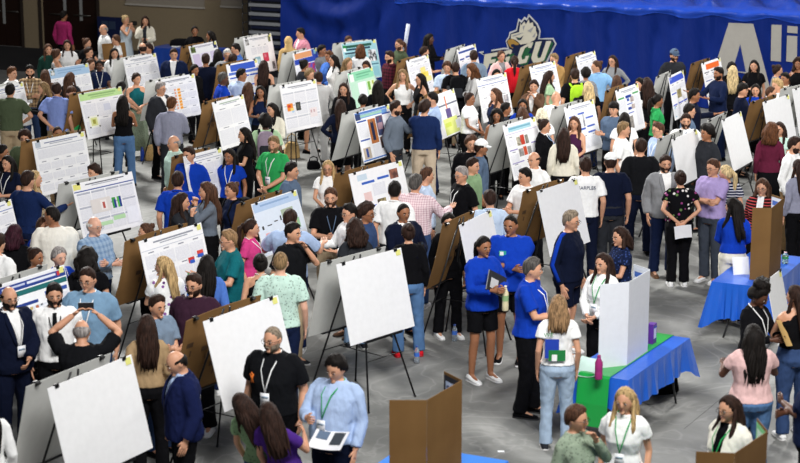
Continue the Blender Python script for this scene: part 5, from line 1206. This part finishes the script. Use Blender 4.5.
eagle = [
 (P1(18, 290, 185, 262, 212, 262, 200, 215, 218, 190, 225, 158, 268, 142, 284, 68, 305, 82, 325, 55, 340, 68, 352, 38, 412, 100, 432, 150, 425, 200, 515, 196, 537, 235, 480, 350, 500, 380, 30, 460, 70, 320), 0),
 (P1(40, 296, 190, 272, 225, 274, 206, 220, 224, 196, 232, 168, 275, 150, 288, 85, 305, 98, 326, 72, 340, 84, 356, 56, 404, 108, 422, 152, 414, 206, 510, 206, 526, 236, 455, 372, 60, 430, 80, 322), 1),
 # green shade of the letters
 (P1(70, 400, 100, 330, 140, 325, 150, 300, 200, 300, 150, 410), 3), (P1(190, 340, 230, 300, 262, 300, 225, 350, 215, 390, 180, 385), 3),
 (P1(280, 330, 300, 275, 350, 255, 392, 225, 350, 300, 375, 300, 345, 372, 300, 378), 3), (P1(385, 345, 400, 230, 440, 225, 415, 320, 440, 325, 478, 222, 518, 228, 460, 355, 400, 372), 3),
 # letters F G C U
 (P1(62, 305, 150, 290, 143, 316, 108, 322, 104, 340, 138, 336, 130, 360, 96, 366, 76, 415, 50, 418), 2),
 (P1(170, 290, 236, 272, 246, 280, 236, 304, 218, 300, 196, 316, 186, 356, 200, 362, 206, 342, 196, 344, 204, 322, 232, 318, 214, 384, 160, 396, 152, 372), 2),
 (P1(300, 262, 362, 226, 386, 224, 372, 262, 350, 262, 352, 250, 330, 262, 306, 318, 312, 340, 330, 334, 334, 316, 356, 314, 340, 360, 290, 370, 276, 340), 2),
 (P1(402, 222, 442, 218, 410, 310, 416, 330, 434, 326, 472, 216, 505, 216, 458, 340, 440, 356, 385, 360, 372, 330), 2),
 # eagle head
 (P1(240, 172, 292, 158, 300, 96, 306, 112, 326, 88, 336, 106, 356, 72, 362, 100, 384, 92, 386, 118, 402, 120, 404, 150, 412, 176, 396, 208, 352, 232, 300, 240, 286, 222, 262, 206, 236, 200), 2),
 (P1(218, 208, 250, 202, 276, 222, 296, 236, 276, 244, 258, 240, 252, 266, 230, 254, 216, 226), 4), (P1(238, 238, 262, 236, 256, 262, 240, 254), 1),
 (P1(270, 190, 300, 196, 322, 178, 306, 208, 286, 210), 1), (P1(284, 196, 300, 200, 294, 208), 3), (P1(250, 180, 300, 164, 326, 160, 296, 174, 252, 188), 5),
 (P1(350, 148, 392, 120, 372, 160), 5), (P1(318, 118, 334, 112, 322, 150), 5), (P1(380, 190, 404, 160, 398, 190), 5)]
decal(eagle, 'eagle_emblem', ['b5b7b9', '0e1c40', 'c3bfae', '1f5a38', '9c7a3a', '8d8f92'])
def Z2(x, y): return (700 + x / 5.14, 10 + y / 5.144)
def P2(*a): return [Z2(a[i], a[i + 1]) for i in range(0, len(a), 2)]
decal([(P2(150, 65, 276, 70, 358, 385, 366, 440, 262, 440, 236, 325, 186, 318, 160, 440, 40, 440, 88, 262, 96, 235), 0), (P2(209, 175, 238, 318, 170, 312), 1),
       (P2(370, 74, 422, 76, 418, 264, 366, 260), 0), (P2(452, 80, 505, 84, 503, 120, 451, 115), 0), (P2(450, 130, 503, 134, 500, 270, 446, 263), 0)], 'letters', ['a5a29b', '072574'])

# ---------------------------------------------------------------- tables and displays
def cloth_over(corner, ang, Lx, Ly, z, drop, name, mats, label, flare=.10, ext=(0, 0), bottom=None, group=None):
    """a cloth lying over a table top whose corner and first side are given"""
    M = Matrix.Translation((corner.x, corner.y, 0)) @ Matrix.Rotation(ang, 4, 'Z'); mb = MB()
    n = 26; per = []
    for i in range(n): per.append((Lx * i / n, 0))
    for i in range(14): per.append((Lx, Ly * i / 14))
    for i in range(n): per.append((Lx - Lx * i / n, Ly))
    for i in range(14): per.append((0, Ly - Ly * i / 14))
    cx, cy = Lx / 2, Ly / 2; rings = []
    for k in range(7):
        t = k / 6; rr = []
        for q, (x, y) in enumerate(per):
            nx = -1 if x <= 1e-6 else (1 if x >= Lx - 1e-6 else 0); ny = -1 if y <= 1e-6 else (1 if y >= Ly - 1e-6 else 0)
            cn = max(0, 1 - min(math.hypot(x - a, y - b_) for a in (0, Lx) for b_ in (0, Ly)) / .16)
            w = .018 * math.sin(q * 1.9 + .6) + .012 * math.sin(q * .83)
            o = (.035 * t + w * t) + .0
            l = math.hypot(nx, ny) or 1
            fl = cn * flare * t * 1.6
            ox, oy = (nx / l, ny / l)
            if cn > 0 and nx and ny: pass
            elif cn > 0:
                a = 0 if x < cx else Lx; b_ = 0 if y < cy else Ly
                if nx == 0: ox = (-1 if a == 0 else 1) * cn * .7
                if ny == 0: oy = (-1 if b_ == 0 else 1) * cn * .7
            rr.append(Vector((x + ox * (o + fl), y + oy * (o + fl), z + .006 - drop * t * (1 + .03 * math.sin(q * 1.3)) - .13 * cn * t)))
        rings.append(rr)
    mb.loft(rings[::-1], cap=False)
    mb.add(rings[0], [tuple(range(len(per)))])
    mb.add([p - Vector((0, 0, .004)) for p in rings[0]], [tuple(range(len(per)))[::-1]])
    o = build(mb, name, mats, None, False); o.matrix_world = M; tag(o, label, 'tablecloth', group); return o
def folding_table(corner, ang, Lx, Ly, label, z=.74):
    e = empty('folding_table', (corner.x, corner.y, 0), ang)
    m = MB(); m.box((Lx / 2, Ly / 2, z - .02), (Lx - .01, Ly - .01, .035)); o = build(m, 'table_top', [plain('b9b7b0', .5)], e)
    for x in (.22, Lx - .22):
        for y in (.08, Ly - .08):
            l = MB(); l.tube([(x, y, z - .04), (x, y + (.02 if y < Ly / 2 else -.02), .25), (x + (-.06 if x < Lx / 2 else .06), y, .01)], .014, 8); build(l, 'leg', [plain('3a3b3d', .4)], e, True)
    tag(e, label, 'table', 'folding tables'); return e
def vinyl(name, c):
    mm, nt, b = new_mat(name, .28, .5); b.inputs['Base Color'].default_value = lin(c); add_bump(nt, b, 4, .02, .35); return mm
BLUEV, GREENV = vinyl('blue_vinyl', '2060cc'), vinyl('green_vinyl', '1f9e45')
TABLES = 'blue cloths on the display tables'
# table with the white display
c2 = at(628.2, 380.9, .745); dr = (at(690.5, 338.2, .745) - c2); ang1 = math.atan2(dr.y, dr.x)
folding_table(c2, ang1, 1.83, .68, 'folding table under the white display and green runner')
cloth_over(c2, ang1, 1.83, .68, .745, .34, 'tablecloth', [BLUEV], 'blue plastic tablecloth under the green runner', .07, group=TABLES)
M1 = Matrix.Translation((c2.x, c2.y, 0)) @ Matrix.Rotation(ang1, 4, 'Z')
mb = MB(); pr = [(-.075, .20), (-.07, .45), (-.03, .735), (0, .757)] + [(1.83 * k / 12, .757) for k in range(1, 13)] + [(1.865, .735), (1.90, .45)]
for y0, y1 in ((.20, .56),):
    a = [Vector((x, y0, z)) for x, z in pr]; b2 = [Vector((x, y1, z)) for x, z in pr]; n = len(pr)
    mb.add(a + b2, [(i, i + 1, n + i + 1, n + i) for i in range(n - 1)])
o = build(mb, 'table_runner', [GREENV]); o.matrix_world = M1; so = o.modifiers.new('thick', 'SOLIDIFY'); so.thickness = .003; so.offset = 1; tag(o, 'bright green plastic runner across the blue table', 'table runner')
# table with the cardboard display
c3 = at(711.5, 281.9, .745)
folding_table(c3, AX, .76, 1.83, 'folding table under the tall cardboard display')
cloth_over(c3, AX, .76, 1.83, .745, .46, 'tablecloth', [BLUEV], 'blue plastic tablecloth under the cardboard display beside cream trousers', .08, group=TABLES)
c4 = at(508, 461.3, .745) - E1 * 1.05 - E2 * .76
folding_table(c4, AX, 1.05, .76, 'folding table under the open brown display with a black framed sheet')
cloth_over(c4, AX, 1.05, .76, .745, .4, 'tablecloth', [vinyl('pale_blue_vinyl', '3f7fd6')], 'lighter blue tablecloth under the brown display with a black framed sheet', .1, group=TABLES)
def trifold(px, z, h, outer, label, sheets, outerm=None, wing=None, dz=0):
    P = [at(a, b_, z + h) for a, b_ in px]; o0 = sum(P, Vector()) / 4; e = empty('trifold_display', (o0.x, o0.y, z))
    names = ['side_wing', 'center_panel', 'side_wing']
    for k in range(3):
        a, c = P[k], P[k + 1]; d = (c - a); L_ = d.length; an = math.atan2(d.y, d.x)
        m = MB(); m.box((L_ / 2, 0, h / 2), (L_ - .004, .006, h)); p = build(m, names[k], [outer], e); p.location = (a.x - o0.x, a.y - o0.y, 0); p.rotation_euler = (0, 0, an); bevel(p, .0015)
        if sheets:
            base, rects = sheets; m2 = MB(); s_ = 1
            m2.box((L_ / 2, .0045, h / 2), (L_ * .93, .002, h * .94)); mats = [plain(base, .5)]
            for u0, v0, u1, v1, cc in rects:
                if cc not in [x.name for x in mats]:
                    pass
                mats.append(printed() if cc == 'txt' else plain(cc, .5)); x0, x1, z0, z1 = L_ * (.04 + .92 * u0), L_ * (.04 + .92 * u1), h * (.97 - .94 * v1), h * (.97 - .94 * v0)
                m2.add([(x0, .0062, z0), (x0, .0062, z1), (x1, .0062, z1), (x1, .0062, z0)], [(0, 1, 2, 3)], len(mats) - 1)
            build(m2, 'sheet', mats, p)
    tag(e, label, 'display board', 'folding tabletop displays'); return e
TXT = [(.08, .05, .92, .12, '4a6fc0'), (.08, .16, .92, .5, 'txt'), (.08, .55, .92, .9, 'txt')]
trifold([(389, 400), (427, 400), (462, 380), (444, 371)], .755, .91, cardboard(), 'brown folding display with a black framed sheet', ('14161c', [(.12, .06, .9, .94, 'cfdcf0'), (.16, .1, .86, .2, '5577c4'), (.16, .25, .86, .9, 'txt')]))
trifold([(752.3, 207.8), (771.7, 207.8), (783.6, 198), (771.7, 194.2)], .755, .94, cardboard(), 'tall brown folding display before the striped cardigan', ('e4e9f2', TXT))
trifold([(600, 284.6), (629, 281.8), (650, 269.5), (633.5, 264)], .76, .93, plain('dfe3ea', .55), 'white folding display on the green runner', ('dfe5ee', TXT))
trifold([(695.7, 451.5), (735, 453), (767.5, 431), (757, 418)], .755, .91, cardboard(), 'brown folding display with a green sheet before the ivory cardigan', ('7fcf8a', [(.1, .05, .9, .15, 'd9f0dc'), (.1, .2, .9, .9, '5fb56d')]))
c5 = at(731, 440, 1.665); c5 = Vector((c5.x, c5.y, 0)) - E1 * .55 - E2 * .42
folding_table(c5, AX, 1.5, .76, 'folding table under the display with the green sheet')
cloth_over(c5, AX, 1.5, .76, .745, .4, 'tablecloth', [BLUEV], 'blue tablecloth under the display with the green sheet', .1, group=TABLES)
# narrow loose board
station(fit_board([(766.4, 280.5), (780.8, 269), None, None], .62, 1.22, 1.20, 66), 'blank', None, 'narrow blank white board leaning before the cardboard display table', '', rngb, easel=False)
# registration table by the beige wall
c6 = at(151, 47.5, .745)
folding_table(c6, AX, 1.83, .76, 'folding table by the beige wall')
cloth_over(c6, AX, 1.83, .76, .745, .62, 'tablecloth', [vinyl('dark_blue_vinyl', '1a3f96')], 'dark blue cloth over the table by the beige wall', .05, group=TABLES)
Q = lambda a, b_, z: c6 + E1 * a + E2 * b_ + Vector((0, 0, z - .745))
for k, (a, b_, nm) in enumerate(((1.15, .35, 'water bottle beside the dark bag on the table by the wall'), (1.45, .5, 'water bottle nearest the seated woman on the table by the wall'), (.95, .6, 'water bottle at the back of the table by the wall'))):
    q = bottle(Q(a, b_, .752), '9fb6d8', nm, .24, .036, '3b67c0'); q['group'] = 'bottles on the table by the wall'
m = MB(); m.tube([(.12 * math.cos(t), .12 * math.sin(t), .01) for t in [2 * math.pi * k / 20 for k in range(21)]], .008, 6); m.ell((0, 0, .008), (.12, .12, .008), 20, 4); o = build(m, 'plate', [plain('e6e6e4', .4)], None, True); o.location = Q(.55, .3, .755); tag(o, 'white plate on the table by the beige wall', 'plate')
m = MB(); m.loft([[Vector((x, y, z)) for x, y in [(.3 * s_ * math.copysign(abs(math.cos(q)) ** .6, math.cos(q)), .16 * s_ * math.copysign(abs(math.sin(q)) ** .6, math.sin(q))) for q in [2 * math.pi * j / 16 for j in range(16)]]] for z, s_ in ((0, .95), (.04, 1), (.14, .9), (.18, .5))]); o = build(m, 'soft_bag', [cloth('black')], None, True); o.location = Q(.55, .56, .755); tag(o, 'black soft bag lying on the table by the wall', 'bag')
# dark blue folding screens beside the doors
u0, u1 = on_wall(98, 22, WALL_BACK - .5)[0], on_wall(122, 22, WALL_BACK - .5)[0]
m = MB(); zz = on_wall(110, 17, WALL_BACK - .5)[1]
m.box(((u0 + u1) / 2, WALL_BACK - .5, zz / 2), (u1 - u0, .08, zz)); m.box((u0 + .25, WALL_BACK - .545, zz - .22), (.22, .01, .22), 1); m.box((u1 - .3, WALL_BACK - .545, zz - .22), (.22, .01, .22), 1)
o = room(build(m, 'blue_screen', [plain('0b1840', .7), plain('2c3a52', .6)])); bevel(o, .01); tag(o, 'low dark blue screen against the wall beside the doors', 'screen')
# empty easel by the wall
ea = at(228, 47, 0); e = empty('easel', ea, AX)
for x, y in ((-.35, -.2), (.35, -.2), (0, .45)):
    l = MB(); l.tube([(0, 0, 1.62), (x, y, 0.005)], .013, 6); build(l, 'leg', [BLACK], e, True)
tag(e, 'empty black easel standing against the beige wall', 'easel', 'black folding easels')
# cardboard sheet held up among the people near the doors
q = fit_board([(102, 45), (125, 41.6), (126, 55.6), (102.7, 60.5)], .62, .42, 1.45, 25); x, y, yaw, w, h, z0, lnn = [float(v) for v in q]
m = MB(); m.box((0, 0, h / 2), (w, .006, h)); o = build(m, 'cardboard_sheet', [cardboard()]); o.matrix_world = Matrix.Translation((x, y, z0)) @ Matrix.Rotation(yaw, 4, 'Z') @ Matrix.Rotation(-lnn, 4, 'X'); bevel(o, .002); tag(o, 'plain cardboard sheet held up near the balding man in white', 'cardboard')
# tall rolled sheet by the drape
p = at(404, 50, 1.2); m = MB(); m.tube([(0, 0, 0), (.03, .02, .68)], [.045, .045], 14); o = build(m, 'rolled_poster', [plain('cfd6e6', .5)], None, True); o.location = (p.x, p.y + .4, 1.08); o.rotation_euler = (0, R(6), 0); tag(o, 'pale rolled sheet standing behind bearded man in olive tee', 'rolled poster')

# ---------------------------------------------------------------- small things
g = find('holding laptop and tumbler'); pos = in_person(g, (.03, -.235, 1.20)); e = empty('laptop', pos, R(g['face'] + 15)); e.rotation_euler = (R(-12), R(28), R(g['face'] + 15))
m = MB(); m.box((0, 0, 0), (.34, .012, .24)); o = build(m, 'base', [plain('a3a6aa', .35, .5, .5)], e); bevel(o, .004); m = MB(); m.box((0, -.012, 0), (.33, .008, .235)); m.box((-.05, -.017, -.02), (.14, .003, .12), 1); o = build(m, 'lid', [plain('2c2d31', .4), plain('c9cacb', .4)], e); bevel(o, .003); tag(e, 'closed grey laptop with dark lid hugged by royal blue pullover woman', 'laptop')
pos = in_person(g, (.09, -.34, .90)); bottle(pos, 'd9cfa8', 'cream tumbler held by the royal blue pullover woman', .30, .038, 'e6e0cc', False, 'tumbler', '8fae7a')
g = find('raised phone'); hp = (hand(g, 1) + hand(g, -1)) / 2; o = phone(hp + Vector((0, 0, .04)), 0, 0, 'black phone raised to photograph the posing men'); o.scale = (1.0, 1.2, 1.0); o.rotation_euler = (0, R(90), R(2))
for s_, lb in (('looking at phone by the beige', 'dark phone held by cream cardigan by the wall'), ('grey lilac shirt pointing', 'dark phone pointed at the orange circles poster'), ('looking at phone before blue', 'dark phone held before the blue drape'), ('looking down at phone', 'dark phone held by curly haired man in pale blue')):
    g = find(s_); sd_ = 1 if s_ != 'grey lilac shirt pointing' else (1 if g['arms'][1] == 'o' else -1); p = hand(g, sd_); phone(p + Vector((0, 0, .05)), R(g['face']), R(-25), lb)
g = find('cropped hair in dark navy'); phone(hand(g, 1) + Vector((0, 0, .05)), R(g['face']), R(-25), 'dark phone held by smiling man in dark navy jacket')
g = find('black floral blouse'); paper(in_person(g, (-.02, .27, .86)), R(g['face'] + 180), R(8), 'folded white papers held behind the black floral blouse', .24, .19, R(-8), 'programme_sheet')
g = find('tan folder'); paper((hand(g, 1) + hand(g, -1)) / 2 + Vector((.03, 0, .08)), R(g['face'] + 20), R(-30), 'tan folder held by natural updo woman', .23, .30, R(15), 'folder', 'c9a66a')
g = find('reading leaflet'); p = (hand(g, -1) + hand(g, 1)) / 2 + Vector((-.02, -.05, .02)); paper(p, R(g['face'] + 10), R(-68), 'open white programme read by light blue shirt man', .32, .26, R(0), 'programme_sheet', 'e6e7ea', [(-.13, .0, -.02, .11, 1), (.02, -.06, .13, .11, 2)])
g = find('black clothes holding a sheet'); paper(hand(g, 1) + Vector((0, 0, .04)), R(g['face']), R(-30), 'white sheet held by woman with light brown hair', .2, .26)
for s_, col, lb in (('mauve grey backpack', 'mauve', 'mauve and grey backpack on pale green top'), ('large black backpack', 'black', 'large black backpack on black tee'), ('grey and lime', 'lime', 'grey backpack with lime green straps'), ('white shirt with white backpack', 'white', 'white backpack on shaven headed man'), ('updo and shoulder bag', 'black', 'black bag carried by navy top with brown updo')):
    backpack(find(s_), col, lb)
# on the table with the white display
T1 = lambda a, b_, z=.752: M1 @ Vector((a, b_, z))
bottle(at(598.5, 379, .758), '9c2f72', 'magenta tumbler on the green runner', .26, .042, '9c2f72', False, 'tumbler', None)
tv = find('printed tee')
m = MB(); m.box((0, 0, .115), (.105, .075, .23)); m.box((0, -.039, .12), (.07, .002, .12), 1); m.box((0, -.0395, .19), (.10, .002, .02), 2); o = build(m, 'snack_box', [plain('5a2a8f', .4), plain('d9d2e9', .5), plain('2f4fb0', .5)]); bevel(o, .004); q = at(651.5, 343, .758); o.location = q; o.rotation_euler = (0, 0, ang1); tag(o, 'purple snack box on the green runner', 'box')
paper(at(588, 366, .80), R(-25), R(-72), 'pale green leaflet lying on the green runner end', .26, .36, 0, 'leaflet', 'b5cfc6')
q = at(785, 263, .755); bottle(q, 'bfd8c4', 'clear cup with green drink on blue cloth', .15, .045, 'e8c9d6', True, 'drink_cup', '3f8f55')
paper(at(741, 266, .86), R(10), R(-18), 'white sheet standing before the tall cardboard display', .22, .24, 0, 'paper_sheet')
m = MB(); m.ell((0, 0, .02), (.035, .03, .02)); m.box((.05, 0, .012), (.05, .03, .024)); o = build(m, 'key_case', [plain('17171a', .4)], None, True); o.location = at(757, 277, .757); tag(o, 'small black case on blue cloth below cardboard display', 'case')
# on the floor
def floor_bag(loc, cl, pat, label, w=.3, d=.16, h=.26, strap=True, rz=.3):
    e = empty('bag', (loc.x, loc.y, .002), rz); m = MB()
    m.loft([[Vector((x + .01 * math.sin(z * 30), y, z)) for x, y in [(w / 2 * s_ * math.copysign(abs(math.cos(q)) ** .5, math.cos(q)), d / 2 * s_ * math.copysign(abs(math.sin(q)) ** .5, math.sin(q))) for q in [2 * math.pi * j / 18 for j in range(18)]]] for z, s_ in ((0, .9), (.02, 1), (h * .6, .95), (h * .9, .75), (h, .35))])
    build(m, 'bag_body', [cloth(cl, pat)], e, True)
    if strap: s_ = MB(); s_.tube([(-w * .35, 0, h * .8), (-w * .25, 0, h * 1.35), (0, 0, h * 1.5), (w * .25, 0, h * 1.35), (w * .35, 0, h * .8)], .011, 6); build(s_, 'strap', [cloth(cl)], e, True)
    tag(e, label, 'bag', 'bags on the floor'); return e
floor_bag(at(660, 392), 'black', None, 'black bag under the table with the white display', .42, .25, .28)
floor_bag(at(153, 160), 'wheat', 'dots', 'peach patterned bag on the floor near sage skirt', .34, .2, .3, False)
floor_bag(at(313.5, 169), 'black', None, 'small black handbag on the floor beside bright green polo', .26, .12, .16)
floor_bag(at(292, 158), 'wheat', None, 'pale yellow bag on the floor behind bright green polo', .30, .2, .32)
for px, py, col, lb, hh in ((142.5, 161, '1f3f9a', 'blue water bottle on the floor beside the peach patterned bag', .27),):
    bottle(at(px, py), col, lb, hh, .04, '1f3f9a', False, 'water_bottle', None)
bottle(at(416.8, 363), 'cfdbe6', 'clear water bottle on the floor near the red shoes', .22, .034)
bottle(at(454.5, 341), 'cfdbe6', 'clear water bottle on the floor under the brown backing', .22, .034)
m = MB(); m.box((0, 0, .002), (.07, .05, .003)); m.box((.01, .005, .0045), (.05, .03, .001)); o = build(m, 'paper_scrap', [plain('eceff0', .6)]); o.location = at(501, 451.5); tag(o, 'small white paper scrap lying on the floor', 'paper')
# clothing marks
def rects_on(g, name, rects, y, texts=()):
    mb = MB(); mats = []
    for x0, z0, x1, z1, c in rects:
        mats.append(plain(c, .8)); mb.box(((x0 + x1) / 2, y + .003 * len(mats) * (1 if y > 0 else -1), (z0 + z1) / 2), (abs(x1 - x0), .004, abs(z1 - z0)), len(mats) - 1)
    if mb.v: build(mb, name, mats, g['root'])
    for s_, x, z, size, c in texts:
        cu = bpy.data.curves.new('print', 'FONT'); cu.body = s_; cu.size = size; cu.align_x = 'CENTER'; cu.extrude = .001; cu.materials.append(plain(c, .7)); t_ = bpy.data.objects.new('t', cu); COL.objects.link(t_); dg_ = bpy.context.evaluated_depsgraph_get(); me_ = bpy.data.meshes.new_from_object(t_.evaluated_get(dg_)); bpy.data.objects.remove(t_)
        o = bpy.data.objects.new('printed_words', me_); COL.objects.link(o)
        o.parent = g['root']; o.location = (x, y + .004 * (1 if y > 0 else -1), z); o.rotation_euler = (math.pi / 2, 0, math.pi if y > 0 else 0)
g = find('white printed tee'); yb = .150
rects_on(g, 'shirt_print', [(.15, 1.06, .0, 1.27, '1f3fa8'), (.11, 1.03, -.07, 1.15, '1d7a3c'), (.075, 1.03, .02, 1.10, 'eef0f0')], yb, [('WE', .115, 1.295, .065, '3f8a4f')])
g = find('lettering across its back'); rects_on(g, 'print', [], .128, [('FARPLES', .0, 1.30, .065, '3a4560')])
g = find('orange ribbon'); mb = MB(); mb.tube([(-.14, -.205, 1.22), (-.115, -.21, 1.30), (-.13, -.21, 1.315), (-.145, -.21, 1.30), (-.12, -.205, 1.22)], .009, 5, flat=.5); build(mb, 'orange_ribbon', [plain('e0752a', .5)], g['root'], True)
g = find('blue stripes')
for s_ in (-1, 1): 
    S, E, W = g['arm_pts'][s_]; o_ = Vector((s_ * .058, 0, .012)); mb = MB(); mb.tube([S + Vector((-s_ * .09, 0, .075)), S + Vector((-s_ * .02, 0, .066)), S.lerp(E, .12) + o_ * 1.1, S.lerp(E, .6) + o_, E + o_ * .9, E.lerp(W, .8) + o_ * .75], .026, 8, flat=.6, fdir=(0, 1, 0)); build(mb, 'sleeve_stripe', [cloth('royal')], g['root'], True)
g = find('royal blue sweatshirt and black'); rects_on(g, 'chest_emblem', [(-.11, 1.27, -.03, 1.33, '2f9a8a'), (-.10, 1.28, -.06, 1.32, 'e6e8ea')], -.175)
g = find('mauve grey'); 

# ---------------------------------------------------------------- light
w = bpy.data.worlds.new('hall_air'); SC.world = w; w.use_nodes = True; bg = w.node_tree.nodes['Background']; bg.inputs[0].default_value = (.80, .86, 1.0, 1); bg.inputs[1].default_value = AMBIENT
def lamp(name, loc, target, size, energy, col=(1, .98, .95), spread=None):
    l = bpy.data.lights.new(name, 'AREA'); l.shape = 'RECTANGLE'; l.size, l.size_y = size; l.energy = energy; l.color = col
    if spread: l.spread = R(spread)
    o = bpy.data.objects.new(name, l); COL.objects.link(o); o.location = loc; o.rotation_euler = (Vector(target) - Vector(loc)).to_track_quat('-Z', 'Y').to_euler(); return o
for nm, loc, tg, size, en, col, sp in LAMPS: lamp(nm, loc, tg, size, en, col, sp)
